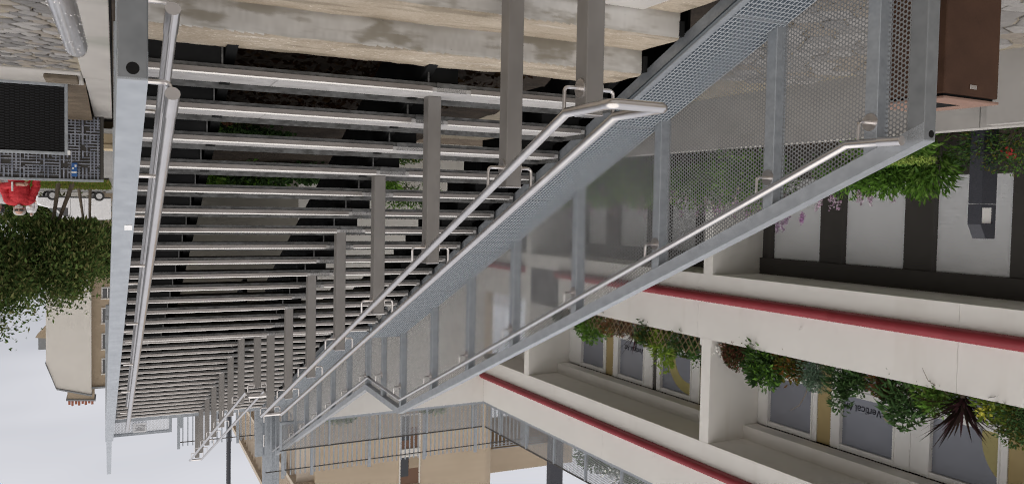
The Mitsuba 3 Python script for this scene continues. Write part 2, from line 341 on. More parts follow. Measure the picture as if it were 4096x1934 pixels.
# ---- concrete steps
def step_mesh(i, x0, x1, rng):
    yn, zt = i * G, i * R; nx = 60
    prof = [(yn + G + .02, zt)] + [(yn + t, zt) for t in (.30, .22, .15, .09, .05, .03)] + [(yn + .012, zt - .003), (yn + .003, zt - .012), (yn, zt - .03)] + [(yn, zt - t) for t in (.06, .10, .13)] + [(yn, zt - R - .01)]
    P = np.array(prof); xs = np.linspace(x0, x1, nx); k = len(P)
    V = np.zeros((nx, k, 3)); V[:, :, 0] = xs[:, None]; V[:, :, 1:] = P[None]
    q = V.reshape(-1, 3)
    w = (meshkit.fbm(q * 3.0) - .5) * .016 + (meshkit.noise(q * 14) - .5) * .006
    q[:, 2] += w; q[:, 1] += w * .8
    f = []
    for a in range(nx - 1):
        for b in range(k - 1):
            o = a * k + b; f.append([o, o + 1, o + k + 1, o + k])
    f = np.array(f); tris = np.vstack([f[:, [0, 1, 2]], f[:, [0, 2, 3]]])
    cen = q[tris].mean(1); ris = cen[:, 1] < yn + .006
    sides = [box(x, x + .001, yn + .004, yn + G, zt - R, zt - .008) for x in (x0, x1 - .001)]
    return (q, tris[~ris]), (q, tris[ris]), cat(sides)
cst = thing('concrete_staircase', 'weathered tan concrete steps at the foot of the metal stairs', 'steps')
rng0 = np.random.default_rng(3)
for i in range(-4, 1):
    a, b, c = step_mesh(i, -3.08, -0.10, rng0)
    k = part(cst, 'step', a, 'm_conc_tread', smooth=35)
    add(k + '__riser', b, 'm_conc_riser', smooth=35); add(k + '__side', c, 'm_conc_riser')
add(cst + '__cover_plate', bevel(-2.80, -2.06, -2 * G + .10, -G - .02, -2 * R + .008, -2 * R + .018, .004), 'm_nosing_edge', label='pale wet metal plate lying on the lower left concrete tread')
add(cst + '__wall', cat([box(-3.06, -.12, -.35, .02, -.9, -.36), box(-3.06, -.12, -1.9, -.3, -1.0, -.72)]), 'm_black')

# ---- metal stairs
stair = thing('metal_staircase', 'long open-riser metal staircase with serrated nosings climbing over the courtyard', 'staircase')
X0, X1 = -3.14, -0.12
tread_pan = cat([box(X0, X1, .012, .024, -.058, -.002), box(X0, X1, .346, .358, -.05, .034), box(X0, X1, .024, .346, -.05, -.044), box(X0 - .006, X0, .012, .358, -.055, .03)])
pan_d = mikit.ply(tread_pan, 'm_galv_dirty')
plates = [mikit.ply(bevel(a, b, .0, .345, -.030, -.001, .003), 'm_tread') for a, b in ((X0 + .004, -2.3), (-2.296, -.86), (-.856, X1 - .004))]
def nosing(xa, xb):
    body = prism_x([(-.003, -.034), (.006, -.034), (.006, .0015), (-.003, -.004)], xa, xb)
    edge = prism_x([(-.0035, -.0045), (.0005, .0035), (.020, .0035), (.020, -.0005), (-.002, -.0045)][::-1], xa, xb)
    teeth = cat([box(x, x + .009, .020, .027, 0, .0035) for x in np.arange(xa + .01, xb - .02, .018)])
    return mikit.ply(body, 'm_nosing'), mikit.ply(cat([edge, teeth]), 'm_nosing_edge')
noses = [nosing(X0 + .04, -2.05), nosing(-1.79, X1 - .03)]
wedge = mikit.ply(cat([prism_x([(.0, -.058), (.011, -.058), (.011, -.002), (.0, -.002)], -2.02, -1.82)]), 'm_galv_dirty')
for n in range(1, 35):
    sx = skew(ty(n)); tw = T().translate([sx, ty(n), tz(n)])
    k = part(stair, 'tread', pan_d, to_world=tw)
    if n in (16, 34): pass
    for p_ in plates: part(k, 'plate', p_, to_world=tw)
    for a, b in noses:
        q = part(k, 'nosing', a, to_world=tw); 
        scene[k + '__edge' + q[len(k) + len('__nosing'):]] = {**b, 'to_world': tw}
    part(k, 'bracket', wedge, to_world=tw)
# stringers: sloped plates below the treads, with the supports that carry each tread
def sloped(x0, x1, ya, yb, fz, h0, h1): return prism_x([(ya, fz(ya) + h0), (yb, fz(yb) + h0), (yb, fz(yb) + h1), (ya, fz(ya) + h1)], x0, x1)
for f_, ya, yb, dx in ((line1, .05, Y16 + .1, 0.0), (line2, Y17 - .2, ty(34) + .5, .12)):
    part(stair, 'stringer', sloped(-3.50 + dx, -3.48 + dx, ya, yb, f_, -.70, -.12), 'm_beam')  # outer plate added to hold light back from under the stairs
    for xa, xb, low in ((-.112, -.10, -.50), (-.62, -.56, -.42), (-1.80, -1.74, -.70), (-3.12, -3.06, -.62)):  # the first is an added plate that shades the space below
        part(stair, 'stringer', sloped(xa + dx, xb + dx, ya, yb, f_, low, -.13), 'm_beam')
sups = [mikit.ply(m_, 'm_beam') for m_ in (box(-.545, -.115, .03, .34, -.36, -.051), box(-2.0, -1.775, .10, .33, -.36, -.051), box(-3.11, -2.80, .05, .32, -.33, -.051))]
edge_d = [mikit.ply(box(x - .005, x + .004, .018, .03, -.34, -.056), 'm_galv_dirty') for x in (-.545, -1.77)]
for n in range(1, 34):
    for sup in edge_d: part(stair, 'support_edge', sup, to_world=T().translate([skew(ty(n)), ty(n), tz(n)]))
    for sup in sups: part(stair, 'support', sup, to_world=T().translate([skew(ty(n)), ty(n), tz(n)]))
# landings
part(stair, 'landing', box(X0 + .04, X1 + .04, Y16 + .36, Y17 - .02, tz(16) - .05, tz(16) - .004), 'm_tread')
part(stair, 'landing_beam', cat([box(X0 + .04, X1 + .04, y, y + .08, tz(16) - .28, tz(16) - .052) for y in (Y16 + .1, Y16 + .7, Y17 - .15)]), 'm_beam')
part(stair, 'top_plate', box(X0 + .1, X1 + .2, ty(34) + .33, 18.9, tz(35) - .12, tz(35) - .004), 'm_galv')
# grating ramps beside the treads
def grating(ya, yb, fz, dz, x0, x1):
    L = math.hypot(yb - ya, fz(yb) - fz(ya)); ms = []
    es = []
    for x in np.linspace(x0, x1, 16): ms.append(sloped(x - .0022, x + .0022, ya, yb, fz, dz - .032, dz - .0022)); es.append(sloped(x - .0026, x + .0026, ya, yb, fz, dz - .0021, dz))
    for y in np.arange(ya + .01, yb, .0335):
        z = fz(y) + dz; ms.append(prism_x([(y - .002, z - .026), (y + .002, z - .0255), (y + .002, z - .0065), (y - .002, z - .007)], x0, x1)); es.append(prism_x([(y - .0026, z - .0069), (y + .0026, z - .0063), (y + .0026, z - .0032), (y - .0026, z - .0043)], x0, x1))
    return cat(ms), cat(es)
for ya, yb, f_, dx, dz in ((-2.05, Y16 + .05, line1, 0.0, .085), (Y17 - .25, ty(34) + .3, line2, .05, .10)):
    edges = list(np.arange(ya, yb - .4, 1.27)) + [yb]
    for a, b in zip(edges[:-1], edges[1:]):
        ga, gb = grating(a + .004, b - .004, f_, dz, -3.56 + dx, -3.115 + dx)
        k = part(stair, 'grating', ga, 'm_grating', kind='stuff'); add(k + '__edge', gb, 'm_grating_edge', kind='stuff')
        part(stair, 'grating_frame', cat([sloped(-3.15 + dx, -3.145 + dx, a, b, f_, dz - .15, dz + .004), sloped(-3.145 + dx, -3.105 + dx, a, b, f_, dz - .004, dz + .003), prism_x([(b - .004, f_(b) + dz - .03), (b, f_(b) + dz - .03), (b, f_(b) + dz + .003), (b - .004, f_(b) + dz + .003)], -3.56 + dx, -3.11 + dx)]), 'm_galv')
    part(stair, 'tray', sloped(-3.565 + dx, -3.12 + dx, ya, yb, f_, dz - .05, dz - .045), 'm_tray')
for m_ in (box(-3.11, -3.085, -.02, .05, -.12, -.02), box(-3.11, -3.075, -.40, -.33, -.27, -.18)): part(stair, 'bracket', m_, 'm_beam')

# ---- perforated balustrades
def perf(ya, yb, fb, ft, P=.0245, rad=.365, fine=False):
    cw = P * math.sqrt(3) / 2; cy = np.arange(ya, yb + cw * .5, cw); cs = []
    for i, y in enumerate(cy):
        zs = np.arange(math.floor(fb(y) / P), math.ceil(ft(y) / P)) * P + (P / 2 if i % 2 else 0)
        zs = zs[(zs > fb(y)) & (zs < ft(y))]; cs.append(np.column_stack([np.full(len(zs), y), zs]))
    c = np.vstack(cs); n = len(c)
    k = 12 if fine else 6; a6 = np.arange(6) * np.pi / 3; o = np.column_stack([np.cos(a6), np.sin(a6)]) * P / math.sqrt(3)
    if fine: o = np.stack([o, (o + np.roll(o, -1, 0)) / 2], 1).reshape(-1, 2)
    ak = np.arange(k) * 2 * np.pi / k; h = np.column_stack([np.cos(ak), np.sin(ak)]) * P * rad
    ring = np.vstack([o, h]); v2 = (c[:, None] + ring[None]).reshape(-1, 2); v = np.column_stack([np.zeros(len(v2)), v2])
    i = np.arange(k); j = (i + 1) % k; f0 = np.vstack([np.stack([i, j, k + j], 1), np.stack([i, k + j, k + i], 1)])
    return v, (np.arange(n)[:, None, None] * 2 * k + f0[None]).reshape(-1, 3)
ZA, SA = 0.515, 0.3995
YA, YB, YC, YD = -1.76, 6.31, 7.95, 15.9
def rtop(y): return ZA + SA * (y - YA)
Z1 = rtop(YB); SB = (7.02 - Z1) / (YD - YC)
def rtop2(y): return Z1 + SB * (y - YC)
def flat1(y): return Z1
posts1 = [-1.44, -.71, .41, 1.57, 2.78, 3.89, 5.03, 6.23]
bays = []
for lo, hi, ft in ((YA + .08, -1.48, rtop), (-1.40, -.75, rtop)) + tuple((a + .04, b - .04, rtop) for a, b in zip(posts1[1:-1], posts1[2:])):
    bays.append((mikit.ply(perf(lo - .02, hi + .02, lambda y: ft(y) - 1.5, lambda y: ft(y) - .02, fine=hi < 1.6), 'm_panel'), 0))
for lo, hi in ((6.29, 7.07), (7.11, 7.87)): bays.append((mikit.ply(perf(lo, hi, lambda y: Z1 - 1.4, lambda y: Z1 - .02), 'm_panel'), 0))
posts2 = [7.95 + i * 1.13 for i in range(8)]
bay2 = mikit.ply(perf(.02, 1.11, lambda y: rtop2(YC + y) - Z1 - 1.5, lambda y: rtop2(YC + y) - Z1 - .02), 'm_panel')
def round_bar(p0, px, pz, r=.009):   # bracket: out along x, then up
    return tube([p0, p0 + np.array([px, 0, 0]), p0 + np.array([px, 0, pz])], r, 8, bend=.022)
def balustrade(label, xs, side, tubes, endpost):
    """side = +1: the stairs lie at larger x"""
    b = thing('balustrade', label, 'balustrade', 'balustrades of the metal stairs')
    def sx(y): return xs + (skew(y + 1.7) if side < 0 else 0)
    xl, xr = xs - .04, xs + .04
    th = .088
    def rail(pa, pb, name='top_rail'):
        (y0, z0), (y1, z1) = pa, pb; x = sx(y0); xe = sx(y1)
        v = np.array([[X + o, y, z - t] for X, y, z in ((x, y0, z0), (xe, y1, z1)) for o in (-.042, .042) for t in (th, 0)], float)
        v2, f2 = v, np.array([[0, 1, 3], [0, 3, 2], [4, 6, 7], [4, 7, 5], [0, 4, 5], [0, 5, 1], [2, 3, 7], [2, 7, 6], [1, 5, 7], [1, 7, 3], [0, 2, 6], [0, 6, 4]])
        m = manifold3d.Manifold(manifold3d.Mesh(vert_properties=v2.astype(np.float32), tri_verts=f2.astype(np.uint32))) if False else None
        return part(b, name, (v2, f2), 'm_rail')
    rail((YA, rtop(YA)), (YB, rtop(YB))); rail((YB, Z1), (YC, Z1)); rail((YC, Z1), (YD, rtop2(YD)))
    x = sx(YA)
    k = part(b, 'end_post', bevel(x - .042, x + .042, YA - .003, YA + .094, -1.2, rtop(YA) - .003, .004), 'm_endpost_shaded')
    add(k + '__hole', disc([x + (.0 if side < 0 else -.01), YA - .0025, rtop(YA) - .034], [0, -1, 0], .0185, .0015, 24), 'm_black')
    for i, (lo, hi) in enumerate(((posts1, rtop), (posts2, rtop2))):
        for y in lo:
            X = sx(y)
            part(b, 'post', bevel(X - .022 * side - .03, X - .022 * side + .055 if side > 0 else X + .04, y - .04, y + .04, hi(y) - 1.45, hi(y) - th + .02, .003), 'm_galv')
    part(b, 'post', bevel(sx(7.09) - .03, sx(7.09) + .035, 7.05, 7.13, Z1 - 1.4, Z1 - th + .01, .003), 'm_galv')
    for d, _ in bays: part(b, 'perforated_panel', d, kind='stuff', to_world=T().translate([sx(2.5) - .034 if side > 0 else sx(2.5), 0, 0]))
    for y in posts2[:-1]:
        if side > 0: part(b, 'perforated_panel', bay2, kind='stuff', to_world=T().translate([sx(y) - .034, y, rtop2(y)]))
        else: part(b, 'infill_panel', sloped(sx(y + .55) - .002, sx(y + .55) + .002, y + .01, y + 1.12, rtop2, -1.5, -.03), 'm_panel')
    part(b, 'bottom_rail', cat([sloped(xl, xr, YA, YB, rtop, -1.56, -1.48)]), 'm_galv')
    for nm, pts in tubes: 
        part(b, nm, tube(pts, .0215, 20), 'm_steel', smooth=40)
        e = np.asarray(pts[0], float); q = np.asarray(pts[1], float) - e; q /= np.linalg.norm(q)
        part(b, 'end_cap', tube([e - q * .004, e + q * .13], .0242, 24), 'm_steel', smooth=40)
    return b
XL = -3.55
HX = -3.43
left_tube = [(HX, -1.70, .515), (HX, -1.375, .515), (HX, 5.96, 3.455), (HX, 7.5, 3.45), (HX, 15.7, 6.85)]
bl = balustrade('galvanised perforated balustrade on the far left side, zigzagging at the landing', XL, 1, [('handrail', left_tube)], True)
def htube(y):
    P = np.array(left_tube); return np.interp(y, P[:, 1], P[:, 2])
for y in posts1 + [7.09] + posts2[0:]:
    if y > 15.6: continue
    z = htube(y) - .115; p0 = np.array([XL + .034, y, z])
    k = part(bl, 'handrail_bracket', cat([round_bar(p0, HX - XL - .034, .1)]), 'm_steel', smooth=40)
    add(k + '__rosette', disc(p0 - [.001, 0, 0], [1, 0, 0], .046, .007, 24), 'm_steel', smooth=40)
XR = -.048
def rx(y, o=0.0): return XR - .122 + skew(y + 1.56) + o
rt_up = [(rx(-1.56), -1.56, .525), (rx(5.6), 5.6, .525 + SL * 7.16)]
rt_lo = [(rx(-1.56), -1.58, .255), (rx(5.5), 5.5, .255 + SL * 7.08)]
br = balustrade('galvanised perforated balustrade seen end-on beside the camera with doubled steel handrails', XR, -1, [('handrail', rt_up), ('lower_handrail', rt_lo)], True)
for i, y in enumerate((-1.44, -.71, .41, 1.57, 2.78, 3.89, 5.03)):
    zz = .525 + SL * (y + 1.56); X = XR - .04 + skew(y + 1.7)
    for dz_ in (.10, .37): part(br, 'handrail_bracket', round_bar(np.array([X, y, zz - dz_]), rx(y) - X, .09), 'm_steel', smooth=40)
add(br + '__sticker', prism_x([(-.30, 0), (-.26, .016), (-.26, .017), (-.30, .001)], 0, .001) if False else (np.array([[XR - .014 + skew(1.2) + a, y, rtop(y) + .0015] for y in (-.60, -.54) for a in (-.013, .018)]), np.array([[0, 1, 3], [0, 3, 2]])), 'm_sticker', label='small white rectangular sticker on the pale top rail')
# outer handrail of the neighbouring stair
oh = thing('outer_handrail', 'wet steel tube with rounded end reaching in beside the cobbles', 'handrail')
part(oh, 'tube', tube([(.125, -5.2, .475), (.088, -2.12, .49), (.087, -2.075, .488), (.087, -2.062, .482)], [.026, .026, .023, .012], 24), 'm_steel', smooth=50)
part(oh, 'lower_tube', tube([(.115, -5.2, .2), (.105, -1.62, .215)], .0255, 24), 'm_pipewood', smooth=40)
part(oh, 'post', tube([(.13, -4.6, -1), (.13, -4.6, .47)], .022, 16), 'm_steel', smooth=40)
rngd = np.random.default_rng(8); dv = []
sph = trimesh.creation.icosphere(1, 1.0)
for _ in range(260):
    y = rngd.uniform(-3.4, -2.08); t = (y + 5.2) / 3.08; c = np.array([.125 + (.088 - .125) * t, y, .475 + .015 * t]); a = rngd.uniform(-.5, 1.35) * math.pi
    q = c + .026 * np.array([math.cos(a), 0, math.sin(a)]); dv.append((sph.vertices * [.0022, .003, .0014] * rngd.uniform(.5, 1.3) + q, sph.faces))
part(oh, 'raindrops', cat(dv), 'm_steel', smooth=True, kind='stuff')

# ---- central double handrails
def rail_pair(label, cx, h, fz, y0, y1, flat, posts, z0=None):
    k = thing('double_handrail', label, 'handrail', 'central double handrails')
    xa, xb = cx + .125, cx - .125
    za = fz(y0) + h; ye = y0 - flat; zf = za + .0
    sk = skew
    s0, s1 = sk(y0), sk(y1); zb = fz(y1) + h
    part(k, 'tube', tube([(xa + s0, ye + .05, zf), (xa + s0, y0, za), (xa + s1, y1, zb)], .0215, 20), 'm_steel', smooth=40)
    part(k, 'tube', tube([(xb + s0, ye + .05, zf), (xb + s0, y0, za), (xb + s1, y1, zb)], .0215, 20), 'm_steel', smooth=40)
    part(k, 'end_loop', tube([(xa + s0, ye + .052, zf), (xa + s0, ye, zf), (xb + s0, ye, zf), (xb + s0, ye + .052, zf)], .0222, 20, bend=.05), 'm_steel', smooth=50)
    part(k, 'end_loop', tube([(xa + s1, y1 - .002, zb), (xa + s1, y1 + .04, zb), (xb + s1, y1 + .04, zb), (xb + s1, y1 - .002, zb)], .0222, 20, bend=.04), 'm_steel', smooth=50)
    for py, pz, ptop in posts:
        X = cx + sk(py)
        q = part(k, 'post', bevel(X - .044, X + .044, py, py + .098, pz, ptop, .004), 'm_post')
        part(k, 'post_cap', bevel(X - .045, X + .045, py - .001, py + .099, ptop, ptop + .006, .002), 'm_steel')
        hz = fz(py + .05) + h if py + .05 > y0 else za
        for s in (1, -1):
            p0 = np.array([X + s * .044, py + .05, hz - .125])
            q2 = part(k, 'bracket', round_bar(p0, s * .081, .105, .0085), 'm_steel', smooth=40)
            add(q2 + '__rosette', disc(p0, [s, 0, 0], .042, .006, 20), 'm_steel', smooth=40)
    return k
P1 = [(ty(n) + .19, tz(n) - .001, line1(ty(n) + .24) + .985) for n in (1, 4, 7, 10, 13, 16)]
P1 = [(-4 * G + .19, -4 * R, -4 * R + 1.10)] + [(-2 * G + .19, -2 * R, line1(-2 * G + .24) + .985)] + P1
rail_pair('central double steel handrail of the lower flight on brown posts', -1.88, 1.012, line1, -1.36, Y16 + .12, .36, P1)
P2 = [(7.22, tz(16) - .003, 3.42)] + [(ty(n) + .19, tz(n) - .001, line2(ty(n) + .24) + .90) for n in (18, 21, 24, 27, 30, 33)] + [(15.1, tz(35) - .005, line2(15.15) + .90)]
rail_pair('central double steel handrail of the upper flight against the sky', -1.83, .93, line2, 7.42, 15.5, .34, P2)

# ------------------------------------------------------------------ setting: ground, soil, courtyard
def sheet(x0, x1, y0, y1, zf, nx, ny, amp, sc, seed=0):
    X, Y = np.meshgrid(np.linspace(x0, x1, nx), np.linspace(y0, y1, ny), indexing='ij'); q = np.stack([X, Y, X * 0], -1).reshape(-1, 3)
    q[:, 2] = zf(q[:, 0], q[:, 1]) + (meshkit.fbm(q * sc, seed=seed) - .5) * amp
    i = np.arange((nx - 1) * (ny - 1)); a = (i // (ny - 1)) * ny + i % (ny - 1)
    return q, np.stack([a, a + ny, a + ny + 1, a + 1], 1)
def fq(m): f = np.asarray(m[1]); return m[0], np.vstack([f[:, [0, 1, 2]], f[:, [0, 2, 3]]])
struct('ground', box(-900, 900, -300, 1500, -1.6, -1.45), 'm_dirt', 'bare earth reaching out beneath the courtyard')
def soilz(x, y): return np.interp(y, [0, 4, 13.4], [-.62, -.35, .22]) - .04
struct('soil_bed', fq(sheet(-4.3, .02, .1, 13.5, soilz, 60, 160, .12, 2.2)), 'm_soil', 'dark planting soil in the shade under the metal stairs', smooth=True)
struct('courtyard_paving', box(-7.8, -3.62, -8, 13.4, -.78, -.715), 'm_mortar', 'mortar bed of the stone paved courtyard left of the stairs')
struct('pavement', cat([box(-7.8, .02, -12, -1.75, -.92, -.82)]), 'm_conc', 'pale concrete pavement at the foot of the stairs')
# courtyard stones: irregular flat polygons
rngs = np.random.default_rng(21)
def stone(poly, z, h, rng):
    p = np.asarray(poly); c = p.mean(0); k = len(p); q = c + (p - c) * .9; zt = z + rng.uniform(-.004, .006)
    v = np.vstack([np.column_stack([p, np.full(k, z - h)]), np.column_stack([p, np.full(k, zt - .008)]), np.column_stack([q, np.full(k, zt)]), [[c[0], c[1], zt + .002]]]); f = []
    for i in range(k):
        j = (i + 1) % k; f += [[i, j, k + j], [i, k + j, k + i], [k + i, k + j, 2 * k + j], [k + i, 2 * k + j, 2 * k + i], [2 * k + i, 2 * k + j, 3 * k]]
    return v, np.array(f)
from scipy.spatial import Voronoi
def cells(x0, x1, y0, y1, dx, dy, jit, gap, rng):
    nx, ny = int((x1 - x0) / dx), int((y1 - y0) / dy); pts = []
    for i in range(-1, nx + 1):
        for j in range(-1, ny + 1): pts.append([x0 + (i + .5 + (.5 if j % 2 else 0) * .9) * dx + rng.uniform(-jit, jit) * dx, y0 + (j + .5) * dy + rng.uniform(-jit, jit) * dy])
    vo = Voronoi(np.array(pts)); out = []
    for k, r_ in enumerate(vo.point_region):
        reg = vo.regions[r_]
        if -1 in reg or not reg: continue
        p = vo.vertices[reg]; c = p.mean(0)
        if not (x0 < c[0] < x1 and y0 < c[1] < y1): continue
        d = p - c; out.append(c + d * np.maximum(0.3, 1 - gap / np.maximum(np.linalg.norm(d, axis=1, keepdims=True), .02)))
    return out
for p in cells(-7.55, -4.3, -2.6, 3.4, .34, .22, .36, .016, rngs): part('courtyard_paving', 'paving_stone', stone(p, -.695, .05, rngs), 'm_stone%d' % rngs.choice([0, 0, 2, 2, 3]))
# right of the stairs: cobbles, pale concrete edging, dirt
struct('cobbled_ground', box(.36, 7, -9, 7.05, -.80, -.712), 'm_mortar', 'sandy mortar bed of the cobbled ground beside the stairs')
def cobble(p, rng):
    p = np.asarray(p); c = p.mean(0); k = len(p); zt = -.690 + rng.uniform(-.006, .006); V = []
    for s_, z in ((1, -.73), (1, -.705), (.95, zt - .006), (.80, zt - .001)): V.append(np.column_stack([c + (p - c) * s_, np.full(k, z)]))
    v = np.vstack(V + [[[c[0], c[1], zt + .002]]]); f = []
    for a in range(3):
        for i in range(k):
            j = (i + 1) % k; f += [[a * k + i, a * k + j, a * k + k + j], [a * k + i, a * k + k + j, a * k + k + i]]
    for i in range(k): f.append([3 * k + i, 3 * k + (i + 1) % k, 4 * k])
    return v, np.array(f)
cob = [p for p in cells(.38, 2.3, 2.2, 7.0, .19, .115, .28, .012, rngs) if p.mean(0)[0] < .58 + (p.mean(0)[1] - 2.2) * .18 and p[:, 0].min() > .374 and p[:, 1].max() < 7.05][:300]
for p in cob: part('cobbled_ground', 'cobble', cobble(p, rngs), 'm_stone%d' % rngs.integers(0, 4), smooth=50)
struct('concrete_edging', cat([bevel(.045, .372, -6, 7.58, -.9, -.70, .006), bevel(.045, .352, 7.59, 13.9, -.9, -.70, .006)]), 'm_conc', 'pale smooth concrete strip running along outside the right balustrade')
for i, (ya_, yb_) in enumerate(((.3, 4.6), (4.62, 9.0), (9.02, 13.8))):  # unseen side walls added to darken the space under the stairs
    add('concrete_edging__side_wall' + ('_%03d' % i if i else ''), prism_x([(ya_, -.95), (yb_, -.95), (yb_, line1(min(yb_, 6.2)) - .55), (ya_, line1(min(ya_, 6.2)) - .55)], -.03, -.005), 'm_conc')
add('concrete_edging__joint', box(.03, .05, -2, 7.4, -.9, -.72), 'm_black')
struct('kerb', bevel(.376, 7, 7.06, 8.25, -.8, -.69, .01), 'm_conc', 'worn concrete kerb band between cobbles and earth')
tb = thing('timber_block', 'short dark weathered timber block lying on the kerb band', 'block')
part(tb, 'beam', bevel(.42, .80, 7.30, 7.75, -.69, -.63, .012), 'm_bark')
struct('earth_patch', fq(sheet(.36, 9, 8.2, 13.2, lambda x, y: np.interp(y, [8.2, 13.2], [-.72, -.5]), 30, 24, .08, 1.5)), 'm_dirt', 'bare brown earth behind the dark mesh barrier', smooth=True)
def farz(x, y): return np.interp(y, [13, 30, 46, 70, 200], [-.5, .04, .16, .25, .6])
struct('road', fq(sheet(-2.2, 60, 13.1, 200, farz, 20, 60, .0, 1)), 'm_asphalt', 'grey asphalt street in the distance on the right', smooth=True)
struct('terrace_floor', bbox(-6, 4.54, .205, 4.6, 5.35, 5.56), 'm_conc', 'flat terrace at the level of the stair head')
sb = thing('stone_block', 'cream stone block with a flat coping at the end of the concrete strip', 'block')
part(sb, 'body', bevel(.02, .34, 14.0, 14.6, -.75, -.26, .01), 'm_creamstone'); part(sb, 'coping', bevel(.0, .36, 13.96, 14.64, -.26, -.16, .01), 'm_creamstone')

# low concrete wall of the planting bed
rw = thing('concrete_wall', 'low pale concrete wall holding the flower bed in front of the ground floor', 'wall')
for i, (a, b) in enumerate(((-9.0, 0.55), (.56, 3.2), (3.21, 6.4), (6.41, 10.5))): part(rw, 'panel', fbox(a, b, -.95, -.75, -.9, -.005 - .0 * i), 'm_conc')
part(rw, 'pier', fbox(-.62, .42, -1.06, -.951, -.9, -.02), 'm_conc')
part(rw, 'soil', fbox(-9, 10.5, -.752, 1.04, -.8, -.10), 'm_soil')

# rusty cabinet
cb = thing('litter_cabinet', 'tall brown weathering-steel cabinet bin with slotted lid, beside the left end post', 'bin')
def rot(m, c, a):
    v = np.asarray(m[0], float); ca, sa = math.cos(a), math.sin(a); q = v - [c[0], c[1], 0]
    return np.column_stack([c[0] + ca * q[:, 0] - sa * q[:, 1], c[1] + sa * q[:, 0] + ca * q[:, 1], v[:, 2]]), m[1]
cn = (-4.30, -1.27)
part(cb, 'body', rot(bevel(cn[0] - .52, cn[0], cn[1], cn[1] + .52, -.72, .165, .006), cn, -.05), 'm_corten')
part(cb, 'lid', rot(bevel(cn[0] - .525, cn[0] + .005, cn[1] - .004, cn[1] + .525, .182, .198, .003), cn, -.05), 'm_corten_lid')
part(cb, 'neck', rot(box(cn[0] - .5, cn[0] - .02, cn[1] + .02, cn[1] + .5, .165, .182), cn, -.05), 'm_black')
part(cb, 'slot', rot(box(cn[0] - .36, cn[0] - .1, cn[1] + .14, cn[1] + .3, .198, .1995), cn, -.05), 'm_black')
part(cb, 'badge', rot(bevel(cn[0] - .30, cn[0] - .235, cn[1] - .006, cn[1] - .001, .10, .125, .002), cn, -.05), 'm_steel')
# bollard lamp
lb = thing('bollard_lamp', 'dark anthracite bollard lamp with slanted top and square white light opening', 'lamp')
def lampc(s0): return s0
v, f = prism_z([(.836, -.42), (.98, -.42), (.98, -.16), (.836, -.16)], -.3, .735); part(lb, 'post', ftr((v, f)), 'm_anthracite')
hd = manifold3d.Manifold.hull_points(np.array([[a, b, c] for a in (.836, .98) for b, c in ((-.42, .741), (-.16, .741), (-.42, .955), (-.32, 1.107), (-.16, 1.107))]))
win = manifold3d.Manifold.hull_points(np.array([[a, b, c] for a in (.7, .92) for b in (-.40, -.20) for c in (.775, .945)]))
q = (hd - win).to_mesh(); part(lb, 'head', ftr((np.array(q.vert_properties[:, :3], float), np.array(q.tri_verts, int))), 'm_anthracite')
part(lb, 'light_opening', fbox(.86, .918, -.399, -.201, .776, .944), 'm_lamp_glass')

# ------------------------------------------------------------------ terrace building on the left
bd = thing('terrace_building', 'cream rendered building with red trims, planted balconies and a railed roof terrace', 'building')
S0 = -3.2
def fascia(z0, z1, zr, cuts):
    k = part(bd, 'parapet', cat([fbox(a, b, 0, .14, z0, z1) for a, b in cuts]), 'm_cream')
    return k
f1 = fascia(1.86, 2.89, 2.2, [(S0, 1.30), (1.304, 5.7), (5.704, 10.0), (11.40, CS)])
add(f1 + '__railing_panel', fbox(10.0, 11.4, .03, .06, 2.15, 2.93), 'm_darkpane', label='dark glazed balustrade panel set in the lower parapet')
part(bd, 'parapet_foot', fbox(10.0, 11.4, 0, .14, 1.86, 2.15), 'm_cream')
fascia(4.545, 5.6, 4.95, [(S0, 3.4), (3.404, 8.3), (8.304, CS)])
def trim(z, r_, segs):
    a = np.linspace(-.5, .5, 9) * math.pi; poly = [(-.06 - r_ * math.cos(t), z + r_ * math.sin(t)) for t in a] + [(-.001, z + r_), (-.001, z - r_)]
    for s0, s1 in segs:
        v = np.vstack([np.column_stack([np.full(len(poly), s), poly]) for s in (s0, s1)]); k = len(poly)
        f = [[0, i + 1, i] for i in range(1, k - 1)] + [[k, k + i, k + i + 1] for i in range(1, k - 1)]
        for i in range(k): j = (i + 1) % k; f += [[i, j, k + j], [i, k + j, k + i]]
        part(bd, 'red_trim', ftr((v, np.array(f))), 'm_red', smooth=35)
trim(2.215, .075, [(S0, 3.03), (3.032, 6.62), (6.622, 9.99), (11.41, CS)])
trim(4.95, .066, [(S0, 2.6), (2.602, 8.1), (8.102, CS)])
part(bd, 'slab', fbox(S0, CS, .14, 4.5, 1.861, 2.07), 'm_cream'); part(bd, 'slab', fbox(S0, CS, .14, 4.5, 4.546, 4.8), 'm_cream')
part(bd, 'beam', fbox(S0, CS, .75, 1.04, 4.33, 4.5455), 'm_cream')
part(bd, 'core', cat([fbox(S0, CS, 1.30, 4.5, -.8, 1.86), fbox(S0, CS, 1.30, 4.5, 2.07, 4.546)]), 'm_black')
for s in (-.42, 5.39, 11.19):
    part(bd, 'partition', fbox(s, s + .21, .003, 1.28, -.7, 1.8605), 'm_cream'); part(bd, 'partition', fbox(s, s + .21, .006, 1.28, 2.07 if s != 5.39 else 2.07, 4.546), 'm_cream')
part(bd, 'partition_foot', fbox(5.36, 5.63, -.004, .3, 2.885, 3.0), 'm_cream')
for s, z in ((3.56, 1.98 + .46), (6.7, 5.1), (9.45, 5.1)):
    part(bd, 'hook', ftr(tube([(s, 0, z), (s, -.03, z), (s, -.03, z + .03), (s + .03, -.03, z + .03)], .004, 6)), 'm_steel')
